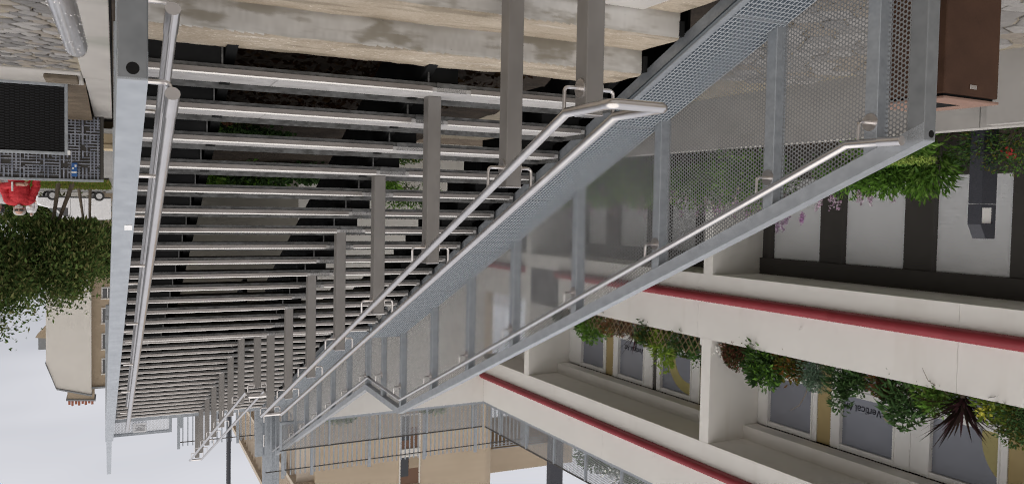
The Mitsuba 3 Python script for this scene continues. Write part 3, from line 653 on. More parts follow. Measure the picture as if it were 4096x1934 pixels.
# ground floor: dark frames, ribbed white shutters
part(bd, 'lintel', fbox(S0, CS, 1.0, 1.3, 1.60, 1.86), 'm_darkframe')
part(bd, 'plinth', fbox(S0, CS, 1.04, 1.3, -.7, .34), 'm_darkframe')
sh = [(10.55, 9.85), (9.37, 8.46), (7.74, 7.05), (5.18, 4.24), (3.79, 2.82), (2.36, 1.38), (.9, -.08), (-.9, -1.9), (13.0, 12.1)]
for a, b in sh:
    k = part(bd, 'shutter', fbox(b, a, 1.105, 1.15, .34, 1.60), 'm_shutter')
    add(k + '__ribs', cat([fbox(b + .004, a - .004, 1.097, 1.105, z, z + .040) for z in np.arange(.35, 1.57, .048)]), 'm_shutter', kind='stuff')
edges = sorted([x for ab in sh for x in ab])
gaps = [(S0, edges[0])] + [(edges[i], edges[i + 1]) for i in range(1, len(edges) - 1, 2)] + [(edges[-1], CS)]
for a, b in gaps:
    k = part(bd, 'frame', fbox(a + .002, b - .002, 1.06, 1.2, .34, 1.60), 'm_darkframe')
    add(k + '__post', fbox(a + .002, a + .05, 1.02, 1.06, .34, 1.60), 'm_darkframe')
# first floor windows
Z0, ZT, ZU, ZH = 2.1, 3.36, 3.50, 4.235
def window(a, b, text=None, arc=None, wide=(.08, .08)):
    """a < b along s: white frame, upper and lower panes"""
    k = part(bd, 'window', fbox(a, b, 1.12, 1.2, Z0, ZH + .1), 'm_darkpane')
    fl, fr = wide
    fr_ = [fbox(a, a + fl, 1.04, 1.12, Z0, ZH + .08), fbox(b - fr, b, 1.04, 1.12, Z0, ZH + .08), fbox(a + fl, b - fr, 1.042, 1.12, ZT, ZU), fbox(a + fl, b - fr, 1.042, 1.12, ZH, ZH + .08), fbox(a + fl, b - fr, 1.042, 1.12, Z0, Z0 + .1)]
    fr_ += [fbox(a + fl - .02, a + fl, 1.02, 1.04, Z0, ZH + .08), fbox(b - fr, b - fr + .02, 1.02, 1.04, Z0, ZH + .08), fbox(a + fl, b - fr, 1.025, 1.042, ZT + .05, ZU - .02)]
    add(k + '__frame', cat(fr_), 'm_whiteframe')
    add(k + '__pane', fbox(a + fl, b - fr, 1.09, 1.10, ZU, ZH), 'm_pane'); add(k + '__lower_pane', fbox(a + fl, b - fr, 1.09, 1.10, Z0 + .1, ZT), 'm_pane')
    if text is not None:
        t = meshkit.text_mesh('Vertical Art', .095, .002, True); v = np.array(t.vertices); v = np.column_stack([text + v[:, 0] * .93, 1.089 - v[:, 2], 3.615 + v[:, 1]])
        add(k + '__lettering', ftr((v, np.array(t.faces))), 'm_letter', label='dark lettering reading Vertical Art on the pane')
        an = np.linspace(0, 2 * np.pi, 40); rr = np.concatenate([[r_ * np.cos(an), r_ * np.sin(an)] for r_ in (.062, .075)]).reshape(2, 2, -1)
        vv = np.concatenate([np.column_stack([text - .10 + rr[i, 0], np.full(40, 1.0885), 3.66 + rr[i, 1]]) for i in (0, 1)]); i = np.arange(39)
        add(k + '__ring_mark', ftr((vv, np.vstack([np.stack([i, i + 1, 41 + i], 1), np.stack([i, 41 + i, 40 + i], 1)]))), 'm_decal')
    if arc is not None:
        from shapely.geometry import Point, box as sbox
        g = Point(arc, 3.60).buffer(.63, 48).difference(Point(arc, 3.60).buffer(.42, 48)).intersection(sbox(a + fl + .002, ZU + .002, b - fr - .002, ZH - .002))
        ms = []
        for gg in getattr(g, 'geoms', [g]):
            if gg.is_empty or gg.geom_type != 'Polygon': continue
            m = trimesh.creation.extrude_polygon(gg, .001, engine='earcut'); w = np.array(m.vertices); ms.append((np.column_stack([w[:, 0], 1.089 - w[:, 2], w[:, 1]]), np.array(m.faces)))
        if ms: add(k + '__arc_mark', ftr(cat(ms)), 'm_decal')
    return k
def ochre_panel(a, b): part(bd, 'panel', fbox(a, b, 1.06, 1.14, Z0, ZH + .08), 'm_ochre')
window(4.171, 5.30, None, None, (.099, .157)); ochre_panel(3.915, 4.169)
window(2.60, 3.909, 3.085, None, (.255, .174)); window(1.297, 2.44, None, 1.02, (.107, .136)); ochre_panel(.62, 1.295)
window(-.2, .618, None, None); window(-2.0, -.44)
part(bd, 'jamb', fbox(2.442, 2.598, 1.05, 1.14, Z0, ZH + .08), 'm_whiteframe')
window(9.741, 10.78, None, None, (.064, .12)); ochre_panel(9.475, 9.739); window(8.15, 9.47, 8.50, None, (.285, .19)); window(6.80, 8.03, None, 7.12, (.237, .13))
part(bd, 'jamb', fbox(8.032, 8.148, 1.06, 1.14, Z0, ZH + .08), 'm_darkframe'); ochre_panel(5.62, 6.798)
window(11.45, 13.2); part(bd, 'jamb', fbox(10.782, 11.18, 1.05, 1.14, Z0, ZH + .08), 'm_whiteframe'); part(bd, 'jamb', fbox(5.302, 5.385, 1.05, 1.14, Z0, ZH + .08), 'm_whiteframe')
# back wall and its coping
part(bd, 'wall', bbox(.003, 4.55, 0, .2, -.6, 5.6), 'm_cream'); part(bd, 'wall', bbox(4.553, 7.65, .002, .2, -.6, 3.2), 'm_shadedwall', label='back wall under the stairs with the shade there put into its brownish colour')
part(bd, 'wall_strip', bbox(.004, .30, -.006, -.001, 2.2, 5.56), 'm_cream')
# vent pipe
vp = thing('vent_pipe', 'white bent vent pipe at the end of the upper bamboo fence', 'pipe')
part(vp, 'pipe', ftr(tube([(5.95, .30, 2.8), (5.95, .30, 3.16), (6.12, .30, 3.20)], .045, 14, bend=.08)), 'm_whiteframe', smooth=40)

# roof railings: perforated sheet between posts
def roof_rail(label, tr, a0, a1, posts):
    k = thing('roof_railing', label, 'railing')
    part(k, 'kick_rail', tr(box(a0, a1, .02, .10, 5.602, 5.66)), 'm_galv')
    part(k, 'top_rail', tr(box(a0, a1, .045, .075, 6.222, 6.245)), 'm_darkframe')
    for s in posts: part(k, 'post', tr(box(s - .022, s + .022, .035, .085, 5.66, 6.222)), 'm_galv')
    pv, pf = perf(a0, a1, lambda y: 5.66, lambda y: 6.225, P=.034, rad=.375)
    part(k, 'perforated_panel', tr((np.column_stack([pv[:, 1], np.full(len(pv), .06), pv[:, 2]]), pf)), 'm_panel', kind='stuff')
def ftr_in(m): return ftr(m)
def btr(m): v = np.asarray(m[0]); return v[:, :1] * FN + FE * (CS + v[:, 1:2]) + FN * FK + v[:, 2:] * np.array([0, 0, 1.0]), m[1]
roof_rail('low perforated railing along the roof edge above the balconies', ftr_in, S0, CS, [12.57, 11.32, 10.12, 8.93, 7.73, 6.53, 5.33, 4.1, 2.9])
roof_rail('low perforated railing along the back wall beside the stairs', btr, 0, 4.9, [.27, 1.46, 2.63, 3.81, 4.88])
# tall bar fence behind
def bar_fence(label, tr, a0, a1, posts, w, z0, zt, zr, step, first):
    k = thing('bar_fence', label, 'fence')
    for s in posts: part(k, 'post', tr(box(s - .035, s + .035, w - .02, w + .04, z0, zt)), 'm_galv')
    for i, z in enumerate(zr): part(k, 'rail', tr(box(a0, a1, w - .004, w + .012, z, z + .022)), 'm_darkframe')
    for s in np.arange(first, a1, step):
        if min(abs(s - q) for q in posts) > .05: part(k, 'bar', tr(box(s - .0145, s + .0145, w + .012, w + .034, z0 + .06, zt - .06)), 'm_galv')
    return k
bar_fence('tall grey bar fence standing behind the back wall railing', btr, -2.2, 4.9, [-1.98, -.528, .924, 2.386, 3.815, 4.5], 1.5, 5.56, 7.33, (5.72, 7.13), .1155, -2.15)
def ytr(m): v = np.asarray(m[0]); return v[:, [0, 1, 2]], m[1]
bar_fence('tall grey bar fence at the head of the stairs against the sky', ytr, -3.9, -1.48, [-1.5, -2.985, -3.85], 18.5, 5.56, 7.34, (5.8, 7.16), .122, -3.8)
# gate panel with sign
gp = thing('gate_panel', 'white perforated panel with a small notice at the head of the stairs', 'gate')
for nm, m in (('frame', cat([box(-1.19, .1, 15.98, 16.04, 6.16, 6.215), box(-1.19, -1.135, 15.98, 16.04, 5.55, 6.16), box(.05, .1, 15.98, 16.04, 5.55, 6.16), box(-1.135, .05, 15.98, 16.04, 5.55, 5.6)])),): part(gp, nm, m, 'm_galv')
pv, pf = perf(-1.14, .06, lambda y: 5.6, lambda y: 6.165, P=.034, rad=.33); part(gp, 'perforated_panel', (np.column_stack([pv[:, 1], np.full(len(pv), 16.01), pv[:, 2]]), pf), 'm_shutter', kind='stuff')
q = part(gp, 'notice', bevel(-.65, -.365, 15.96, 15.975, 5.93, 6.15, .003), 'm_whitepaint')
add(q + '__print', cat([box(-.62, -.62 + w, 15.957, 15.959, z, z + .008) for z, w in ((6.10, .22), (6.075, .18), (6.05, .21), (6.02, .15), (5.99, .19))]), 'm_letter')
part(gp, 'gusset', prism_x([(16.0, 5.6), (16.06, 5.6), (16.06, 6.16)], -1.36, -1.34), 'm_galv')
part(gp, 'side_post', box(-1.42, -1.36, 16.0, 16.06, 5.5, 6.15), 'm_galv')
# tall galvanised column
gc = thing('clad_column', 'tall galvanised ribbed column rising out of frame at the head of the stairs', 'column')
part(gc, 'core', box(-3.645, -3.29, 16.02, 16.36, 5.3, 10.5), 'm_galv')
part(gc, 'rib', cat([box(x, x + .016, 16.008, 16.02, 5.3, 10.5) for x in np.arange(-3.64, -3.46, .034)] + [box(-3.46, -3.292, 16.012, 16.02, 5.3, 10.5)]), 'm_galv')
part(gc, 'side_panel', bevel(-3.262, -3.085, 16.1, 16.2, 5.3, 7.06, .004), 'm_galv')
part(gc, 'hinge', cat([tube([(-3.275, 16.0, z), (-3.275, 16.0, z + .3)], .012, 10) for z in (5.9, 6.5)]), 'm_steel')

# lamp masts
lm = thing('lamp_mast', 'slim dark lamp mast against the sky behind the stair head', 'lamp post')
part(lm, 'shaft', tube([(-2.93, 20, 5.5), (-2.93, 20, 11.2)], .062, 14), 'm_anthracite', smooth=40); part(lm, 'bracket', box(-2.72, -2.60, 19.96, 20.04, 6.3, 7.0), 'm_anthracite')
lm2 = thing('lamp_mast', 'dark square mast behind the roof railing on the left', 'lamp post')
c2 = FP(14.06, 2.5, 0); part(lm2, 'shaft', box(c2[0] - .19, c2[0] + .19, c2[1] - .1, c2[1] + .1, 4.8, 12), 'm_anthracite')

# ------------------------------------------------------------------ buildings beyond
tw_ = thing('beige_tower', 'beige rendered tower with rounded corner, warm lit-toned windows and folded side facade', 'building')
def tower_wall():
    pts = [(-6.30, 24.0)] + [(-12.75 - .42 * math.sin(t), 24.42 - .42 * math.cos(t)) for t in np.linspace(0, math.pi / 2, 9)] + [(-13.17, 34), (-6.30, 34)]
    return prism_z(pts[::-1], 3, 20)
part(tw_, 'wall', tower_wall(), 'm_beige', smooth=25)
for z0, z1 in ((8.45, 9.72), (9.98, 11.06), (11.5, 12.8)):
    k = part(tw_, 'window', box(-10.12, -9.37, 23.985, 23.998, z0, z1), 'm_warmroom')
    add(k + '__frame', cat([box(-10.15, -10.10, 23.95, 23.985, z0, z1), box(-9.39, -9.34, 23.95, 23.985, z0, z1), box(-10.1, -9.39, 23.95, 23.985, z0, z0 + .06)]), 'm_gable')
    add(k + '__blind', prism_x([(23.97, z0 + .06), (23.984, z0 + .06), (23.984, z0 + .5), (23.97, z0 + .4)], -10.1, -9.72), 'm_tan'); add(k + '__pane', box(-9.7, -9.4, 23.975, 23.984, z0 + .06, z1 - .3), 'm_darkpane')
for z in (9.74, 11.1): part(tw_, 'sill', box(-10.14, -9.35, 23.93, 23.999, z, z + .22), 'm_gable')
for i, y in enumerate(np.arange(24.3, 41, .76)):
    zz = 12.7
    part(tw_, 'fin', prism_z([(-6.33, y), (-6.33, y + .74), (-5.72, y + .10)], 4, zz), 'm_fins')
for z in (7.75, 10.62): part(tw_, 'ledge', box(-6.30, -5.62, 24.02, 41, z, z + .16), 'm_fins')
part(tw_, 'roof_edge', box(-6.40, -5.62, 24.02, 41, 12.7, 12.9), 'm_fins'); part(tw_, 'side_wall', box(-6.6, -6.33, 34.1, 41, 3, 12.7), 'm_fins')
lb2 = thing('beige_wing', 'lower flat-roofed beige wing left of the rounded tower', 'building')
part(lb2, 'wall', box(-19, -14.0, 28, 33, 11.45, 12.5), 'm_beige')
part(lb2, 'support', box(-14.9, -14.0, 28.2, 33, 3, 11.44), 'm_beige'); part(lb2, 'railing', cat([box(-17.4, -14.9, 27.9, 27.92, z, z + .03) for z in (11.1, 11.2, 11.3, 11.4)]), 'm_galv')
# far building on the right
fb = thing('gabled_house', 'distant cream gabled house with tan side and red chimney pots', 'building')
def prism_y(poly, y0, y1):
    p = np.asarray(poly, float); k = len(p); v = np.vstack([np.column_stack([p[:, 0], np.full(k, y), p[:, 1]]) for y in (y0, y1)])
    f = [[0, i, i + 1] for i in range(1, k - 1)] + [[k, k + i + 1, k + i] for i in range(1, k - 1)]
    for i in range(k): j = (i + 1) % k; f += [[i, k + j, j], [i, k + i, k + j]]
    return v, np.array(f)
part(fb, 'gable_wall', prism_y([(4.95, -1), (4.95, 13.85), (4.24, 15.88), (1.74, 16.6), (1.74, -1)], 70, 78), 'm_gable')
part(fb, 'roof', cat([prism_y([(5.0, 13.8), (4.27, 15.9), (4.2, 16.02), (4.97, 13.95)], 69.9, 78), prism_y([(4.27, 15.9), (1.7, 16.62), (1.7, 16.76), (4.2, 16.03)], 69.9, 78)]), 'm_zinc')
tn = part(fb, 'side_wall', box(-4, 1.735, 70.6, 78, -1, 16.1), 'm_tan'); part(fb, 'cornice', box(-4, 1.738, 70.4, 78, 16.1, 16.25), 'm_zinc')
for z0, z1 in ((7.94, 8.82), (9.62, 10.85), (11.73, 13.0), (13.79, 15.02)):
    for x1 in (1.0, -1.0):
        k = part(fb, 'window', box(x1 - .85, x1 - .05, 70.56, 70.597, z0, z1), 'm_darkpane')
        add(k + '__frame', cat([box(x1 - .9, x1 - .82, 70.5, 70.56, z0, z1), box(x1 - .08, x1, 70.5, 70.56, z0, z1), box(x1 - .49, x1 - .41, 70.5, 70.56, z0, z1), box(x1 - .82, x1 - .08, 70.5, 70.56, z0, z0 + .08)]), 'm_whiteframe')
        add(k + '__cornice', box(x1 - .95, x1 + .05, 70.4, 70.597, z1 + .02, z1 + .12), 'm_gable')
ch = part(fb, 'chimney', prism_y([(1.55, 15.6), (3.5, 15.6), (3.5, 17.05), (1.55, 17.25)], 71, 73), 'm_tan'); add(ch + '__cap', prism_y([(1.45, 17.25), (3.6, 17.06), (3.6, 17.18), (1.45, 17.38)], 70.9, 73.1), 'm_zinc')
for i, x in enumerate(np.linspace(1.7, 3.4, 8)):
    part(fb, 'chimney_pot', tube([(x, 71.4 + .5 * (i % 2), 17.1), (x, 71.4 + .5 * (i % 2), 17.72)], [.11, .09], 10), 'm_clay')
part(fb, 'dormer', cat([box(4.9, 5.55, 71, 73, 11.9, 12.9)]), 'm_zinc'); part(fb, 'dormer_roof', prism_y([(4.9, 12.0), (5.75, 11.9), (4.9, 10.9)], 70.9, 73), 'm_tan')

# ------------------------------------------------------------------ right-hand objects
mb = thing('mesh_barrier', 'low barrier of dark woven mesh in a galvanised frame on the kerb', 'barrier')
part(mb, 'frame', cat([bevel(.575, .615, 8.26, 8.30, -.70, .265, .004), bevel(.615, 3.2, 8.26, 8.30, .225, .265, .004), bevel(.615, 3.2, 8.26, 8.30, -.70, -.655, .004), bevel(3.2, 3.24, 8.26, 8.30, -.7, .265, .004)]), 'm_galv')
part(mb, 'backing', box(.615, 3.2, 8.284, 8.288, -.655, .225), 'm_black')
rngm = np.random.default_rng(4)
part(mb, 'mesh', cat([box(x, x + .052, 8.274 + rngm.uniform(0, .004), 8.282, z, z + .016) for j, x in enumerate(np.arange(.62, 3.18, .058)) for z in np.arange(-.648 + .012 * (j % 2), .21, .036)]), 'm_meshdark', kind='stuff')
part(mb, 'bracket', bevel(.545, .58, 8.24, 8.3, .20, .26, .004), 'm_sticker')
# lattice fence with irregular slats
lf = thing('lattice_fence', 'grey-blue fence of irregular woven slats in front of the person in red', 'fence')
rngl = np.random.default_rng(14); part(lf, 'backing', box(.20, 4.2, 12.06, 12.08, -.62, .50), 'm_darkframe')
part(lf, 'top_rail', bevel(.18, 4.2, 12.0, 12.1, .50, .545, .004), 'm_galv'); part(lf, 'end_post', bevel(.18, .23, 12.0, 12.1, -.62, .5, .004), 'm_darkframe')
for x in np.arange(.26, 2.0, .06):
    for z in np.arange(-.6, .46, .3): part(lf, 'slat', box(x, x + rngl.uniform(.012, .03), 12.03, 12.05, z, min(z + rngl.uniform(.08, .4), .5)), 'm_lattice')
for z in np.arange(-.56, .48, .052):
    for x in np.arange(.24, 1.9, .31): part(lf, 'cross_slat', box(x, x + rngl.uniform(.12, .4), 12.012 + rngl.uniform(0, .012), 12.03, z, z + rngl.uniform(.01, .022)), 'm_lattice')
bs = thing('blue_plate', 'small blue and white plate hung on the lattice fence', 'sign')
part(bs, 'plate', box(.60, .69, 12.0, 12.01, .22, .46), 'm_blue'); part(bs, 'patch', cat([box(.61, .64, 11.996, 11.999, .25, .29), box(.65, .68, 11.996, 11.999, .3, .33), box(.61, .69, 11.996, 11.999, .37, .40)]), 'm_sticker')
struct('grass', fq(sheet(.2, 4.6, 30, 44, lambda x, y: farz(x, y) + .02, 20, 20, .05, .6)), 'm_soil', 'grass strip', smooth=True); labels['grass'] = {'label': 'green roadside grass strip around the tree trunks', 'category': 'grass', 'kind': 'stuff'}
rg = np.random.default_rng(5); npb = 9000
gx = np.column_stack([rg.uniform(.2, 4.6, npb), rg.uniform(30, 44, npb), np.zeros(npb)]); gx[:, 2] = farz(gx[:, 0], gx[:, 1]) + .02
v, f, col = leaves(gx, rg.normal(size=(npb, 3)) * .35 + [0, 0, 1], .20, .035, pick([(.10, .17, .03), (.15, .22, .04), (.24, .20, .06)], npb, rg), rg, .1); add('grass__blades', (v, f), 'm_leaf', color=col, kind='stuff')

# trees
def tree(label, base, h, crown_c, crown_r, n, leaf, pal, seed, clumps=26, trunk_r=.11, stems=1, zmin=1.5):
    k = thing('tree', label, 'tree', 'trees along the street')
    rng = np.random.default_rng(seed); base = np.asarray(base, float); cc_ = np.asarray(crown_c, float); cr = np.asarray(crown_r, float)
    for s in range(stems):
        b = base + [rng.uniform(-.3, .3) * (stems > 1), rng.uniform(-.5, .5) * (stems > 1), 0]; top = cc_ + [rng.uniform(-.4, .4), 0, -cr[2] * .1]
        part(k, 'trunk', tube([b, b * .6 + top * .4 + rng.normal(size=3) * .08, top], [trunk_r, trunk_r * .75, trunk_r * .4], 9), 'm_bark', smooth=50)
    cl = rng.normal(size=(clumps, 3)); cl /= np.linalg.norm(cl, axis=1, keepdims=True); cl *= rng.uniform(.35, 1.0, (clumps, 1)); cl = cc_ + cl * cr
    part(k, 'branch', cat([tube([cc_ - [0, 0, cr[2] * .3], cc_ * .4 + c * .6 + rng.normal(size=3) * .1, c], [.045, .03, .012], 6) for c in cl]), 'm_bark')
    j = rng.integers(0, clumps, n); sz = rng.uniform(.16, .36, clumps); P = cl[j] + rng.normal(size=(n, 3)) * sz[j][:, None] * cr
    tone = rng.uniform(.55, 1.35, clumps)[j][:, None]; low = P[:, 2] < zmin; P[low, 2] = zmin + np.abs(rng.normal(size=low.sum())) * .35
    v, f, col = leaves(P, (P - cc_) * .25 / cr + rng.normal(size=(n, 3)) * .5 + [0, 0, -.15], leaf, leaf * .5, np.clip(pick(pal, n, rng, .3) * tone, 0, 1), rng, .35)
    part(k, 'crown', (v, f), 'm_leaf', color=col, kind='stuff'); return k
GR = [(.07, .115, .035), (.10, .155, .045), (.145, .185, .06), (.05, .09, .03), (.18, .185, .075)]
tree('leafy tree with drooping outer twigs on the grass strip, nearest the house', (1.75, 33, .1), 6, (2.5, 33, 3.6), (1.5, 1.6, 1.75), 17000, .17, GR, 31, 34, .09, 2, 1.65)
tree('broad dark tree at the picture edge right of the leafy tree', (4.1, 31, .1), 6, (4.3, 31, 3.6), (1.35, 1.6, 2.1), 12000, .17, GR, 32, 30, .10, 1, 1.5)
tree('lower tree right behind the white van beside the balustrade', (.7, 61, .2), 6, (.9, 64, 4.8), (1.6, 1.6, 2.0), 9000, .26, GR, 33, 22, .12, 1, 2.3)
tree('small tree with slim trunk standing in front of the van', (1.40, 41, .15), 6, (1.3, 42, 3.6), (1.15, 1.3, 1.35), 9000, .19, GR, 34, 22, .08, 2, 1.85)
hedge = thing('hedge', 'dark green hedge behind the white van', 'hedge'); bush(hedge, (4.2, 66, 1.4), (3.6, 1.2, 1.6), 7000, .3, .16, GR, 77, clumps=26)

# white van
van = thing('delivery_van', 'white panel van with open rear doors parked in the street', 'van')
def vt(m, c=(2.35, 57.5, .27), a=math.radians(168)):
    v, f = np.asarray(m[0], float), m[1]; ca, sa = math.cos(a), math.sin(a)
    return np.column_stack([c[0] - ca * v[:, 0] * -1 * -1 + 0 * sa, c[1] + v[:, 1], c[2] + v[:, 2]]) if False else np.column_stack([c[0] + (-ca) * v[:, 0] * 1 + sa * v[:, 1], c[1] + sa * v[:, 0] * 1 + ca * -v[:, 1], c[2] + v[:, 2]]), f
# local: x from rear (-2) to nose (+2.4); y = half width, the side towards us at -1
prof = [(-1.95, .38), (-1.97, 1.75), (-1.85, 1.86), (.55, 1.88), (.85, 1.82), (1.55, 1.12), (2.15, .98), (2.38, .80), (2.40, .38)]
part(van, 'body', vt((np.column_stack([np.tile([p_[0] for p_ in prof], 2), np.repeat([-.9, .9], len(prof)), np.tile([p_[1] for p_ in prof], 2)]), prism_x([(a_, b_) for a_, b_ in prof], 0, 1)[1])), 'm_whitepaint')
for x in (-1.25, 1.55):
    for y in (-.93, .75):
        k = part(van, 'wheel', vt(tube([(x, y, .31), (x, y + .2, .31)], .32, 20)), 'm_tyre', smooth=40); add(k + '__hub', vt(tube([(x, y - .012, .31), (x, y + .21, .31)], .19, 16)), 'm_hub')
part(van, 'side_window', vt(cat([(np.array([[.62, -.906, 1.1], [1.42, -.906, 1.1], [.85, -.906, 1.68], [.62, -.906, 1.70]]), np.array([[0, 1, 2], [0, 2, 3]]))])), 'm_darkpane')
part(van, 'windscreen', vt((np.array([[.88, -.78, 1.81], [.88, .78, 1.81], [1.54, .82, 1.15], [1.54, -.82, 1.15]]) + [.012, 0, .012], np.array([[0, 1, 2], [0, 2, 3]]))), 'm_darkpane')
part(van, 'sill_trim', vt(cat([box(-1.95, 2.38, -.92, -.9, .36, .46)])), 'm_plasticblack'); part(van, 'headlight', vt(box(2.2, 2.36, -.88, -.6, .72, .86)), 'm_lamp_glass')
for s in (-1, 1):
    k = part(van, 'rear_door', vt(box(-1.99 - (.0 if s > 0 else .0), -1.965, .03 * s if s > 0 else -.88, .88 if s > 0 else -.03, .45, 1.8)), 'm_whitepaint')
    add(k + '__window', vt(box(-2.0, -1.992, .15 if s > 0 else -.75, .75 if s > 0 else -.15, 1.05, 1.6)), 'm_darkpane'); add(k + '__panel', vt(box(-2.0, -1.992, .15 if s > 0 else -.75, .75 if s > 0 else -.15, .5, .95)), 'm_plasticblack')
part(van, 'door_gap', vt(cat([box(.45, .47, -.908, -.9, .5, 1.78), box(-.35, -.335, -.908, -.9, .5, 1.78)])), 'm_plasticblack')

# ------------------------------------------------------------------ people
def hull(bones, length, it=10):
    m = None
    for p_, r1, q_, r2 in bones:
        s1 = manifold3d.Manifold.sphere(r1, 16).translate(list(p_)); s2 = manifold3d.Manifold.sphere(r2, 16).translate(list(q_)); h = manifold3d.Manifold.batch_hull([s1, s2]); m = h if m is None else m + h
    m = m.refine_to_length(length).to_mesh(); t = trimesh.Trimesh(np.array(m.vert_properties[:, :3], float), np.array(m.tri_verts, int), process=True)
    trimesh.smoothing.filter_taubin(t, iterations=it); return np.array(t.vertices), np.array(t.faces)
def person(label, pos, yaw, top, legs, hair, pose=0, extras=None):
    k = thing('person', label, 'person'); ca, sa = math.cos(yaw), math.sin(yaw)
    def W(m): v = np.asarray(m[0], float); return np.column_stack([pos[0] + ca * v[:, 0] - sa * v[:, 1], pos[1] + sa * v[:, 0] + ca * v[:, 1], pos[2] + v[:, 2]]), m[1]
    # local: faces -y, x to the viewer's right, 1.70 m tall
    sh, el = (.19, 0, 1.40), (.27, .0, 1.13)
    wr1, hd1 = (-.02, -.25, 1.08), (-.10, -.27, 1.09)      # forearm folded across the waist
    wr2, hd2 = (-.30, -.06, .88), (-.31, -.08, .80)
    def body_bones(g=0.0, legs_=True, hands=True):
        b = [((0, 0, 1.02), .15 + g, (0, .01, 1.30), .165 + g), ((-.12, 0, 1.40), .075 + g, (.12, 0, 1.40), .075 + g), ((0, .01, 1.30), .15 + g, (0, 0, 1.42), .08 + g),
             ((.18, 0, 1.40), .062 + g, (.28, .02, 1.13), .05 + g), ((-.18, 0, 1.40), .062 + g, (-.29, .02, 1.13), .05 + g)]
        fa = [((.28, .02, 1.13), .048 + g, wr1, .032 + g * .6), ((-.29, .02, 1.13), .048 + g, wr2, .032 + g * .6)]
        return b, fa
    b, fa = body_bones()
    sk = b + fa + [((0, 0, 1.42), .055, (0, -.01, 1.54), .055), ((0, -.005, 1.585), .082, (0, -.02, 1.60), .08), ((0, -.045, 1.53), .04, (0, -.02, 1.57), .06), ((0, -.10, 1.585), .012, (0, -.085, 1.61), .01),
        ((.085, 0, 1.58), .016, (.088, .005, 1.60), .016), ((-.085, 0, 1.58), .016, (-.088, .005, 1.60), .016)]
    for s in (-1, 1): sk += [((.085 * s, 0, .98), .10, (.10 * s, 0, .50), .062), ((.10 * s, 0, .50), .06, (.10 * s, .02, .08), .042), ((.10 * s, .03, .05), .045, (.11 * s, -.13, .035), .035)]
    for wr, hd in ((wr1, hd1), (wr2, hd2)):
        wr, hd = np.array(wr), np.array(hd); d = (hd - wr) / np.linalg.norm(hd - wr); sd = np.cross(d, [0, 1, 0.2]); sd /= np.linalg.norm(sd)
        sk.append((wr, .03, hd, .032))
        for j, l in enumerate((.065, .075, .07, .055)): o = hd + sd * (.024 - .016 * j); sk.append((o, .010, o + d * l + np.array([0, .015, -.01]), .0085))
        sk.append((hd + sd * .025, .012, hd + sd * .055 + d * .03, .010))
    part(k, 'body', W(hull(sk, .03)), 'm_skin', smooth=True)
    bb, ff = body_bones(.022)
    ff = [(p_, r1, np.array(p_) * .25 + np.array(q_) * .75, r2 + .012) for p_, r1, q_, r2 in ff]
    bb += [((-.06, 0, .95), .155, (.06, 0, .95), .155)]
    jv, jf = hull(bb + ff, .022, 6); jn = trimesh.Trimesh(jv, jf, process=False).vertex_normals
    jv = jv + jn * ((meshkit.fbm(jv * [9, 9, 22.0], 3) - .42) * .045)[:, None]
    part(k, 'jacket', W((jv, jf)), top, smooth=True)
    lg = []
    for s in (-1, 1): lg += [((.085 * s, 0, .95), .115, (.10 * s, 0, .50), .078), ((.10 * s, 0, .50), .078, (.10 * s, .02, .10), .062)]
    part(k, 'trousers', W(hull(lg, .05, 6)), legs, smooth=True)
    hb = [((-.03, .025, 1.615), .085, (.03, .025, 1.615), .085), ((-.07, .04, 1.56), .04, (.07, .04, 1.56), .04)]
    part(k, 'hair', W(hull(hb, .03, 6)), hair, smooth=True)
    part(k, 'glasses', W(cat([bevel(-.072, -.012, -.112, -.10, 1.575, 1.612, .004), bevel(.012, .072, -.112, -.10, 1.575, 1.612, .004), box(-.012, .012, -.108, -.102, 1.60, 1.606), box(-.086, -.072, -.105, .0, 1.60, 1.606), box(.072, .086, -.105, .0, 1.60, 1.606)])), 'm_plasticblack')
    for nm, m, mm in (extras or []): part(k, nm, W(m), mm, smooth=True)
    return k, W
beard = hull([((-.04, -.085, 1.525), .03, (.04, -.085, 1.525), .03), ((0, -.10, 1.50), .03, (0, -.095, 1.54), .02)], .02, 4)
mouth = hull([((-.02, -.118, 1.533), .005, (.02, -.118, 1.533), .005)], .01, 2)
person('older person with grey hair and beard in a red jacket, one arm across the waist', (1.71, 14.5, -.50), .0, 'm_redcloth', 'm_jeans', 'm_hair', extras=[('beard', beard, 'm_hair'), ('mouth', mouth, 'm_clay'),
    ('waist_cloth', hull([((-.11, -.13, .93), .07, (.11, -.13, .93), .07), ((-.13, -.1, .98), .05, (.12, -.1, .97), .05)], .03, 4), 'm_olivecloth'),
    ('paper', bevel(.08, .11, -.30, -.20, 1.04, 1.22, .003), 'm_paper')])
person('person in a white top with dark glasses, beside the one in red', (2.17, 15.4, -.52), .2, 'm_whitecloth', 'm_jeans', 'm_plasticblack')
person('distant pedestrian in pale top and dark trousers in front of the van', (4.72, 55.2, .22), .4, 'm_whitecloth', 'm_jeans', 'm_hair')

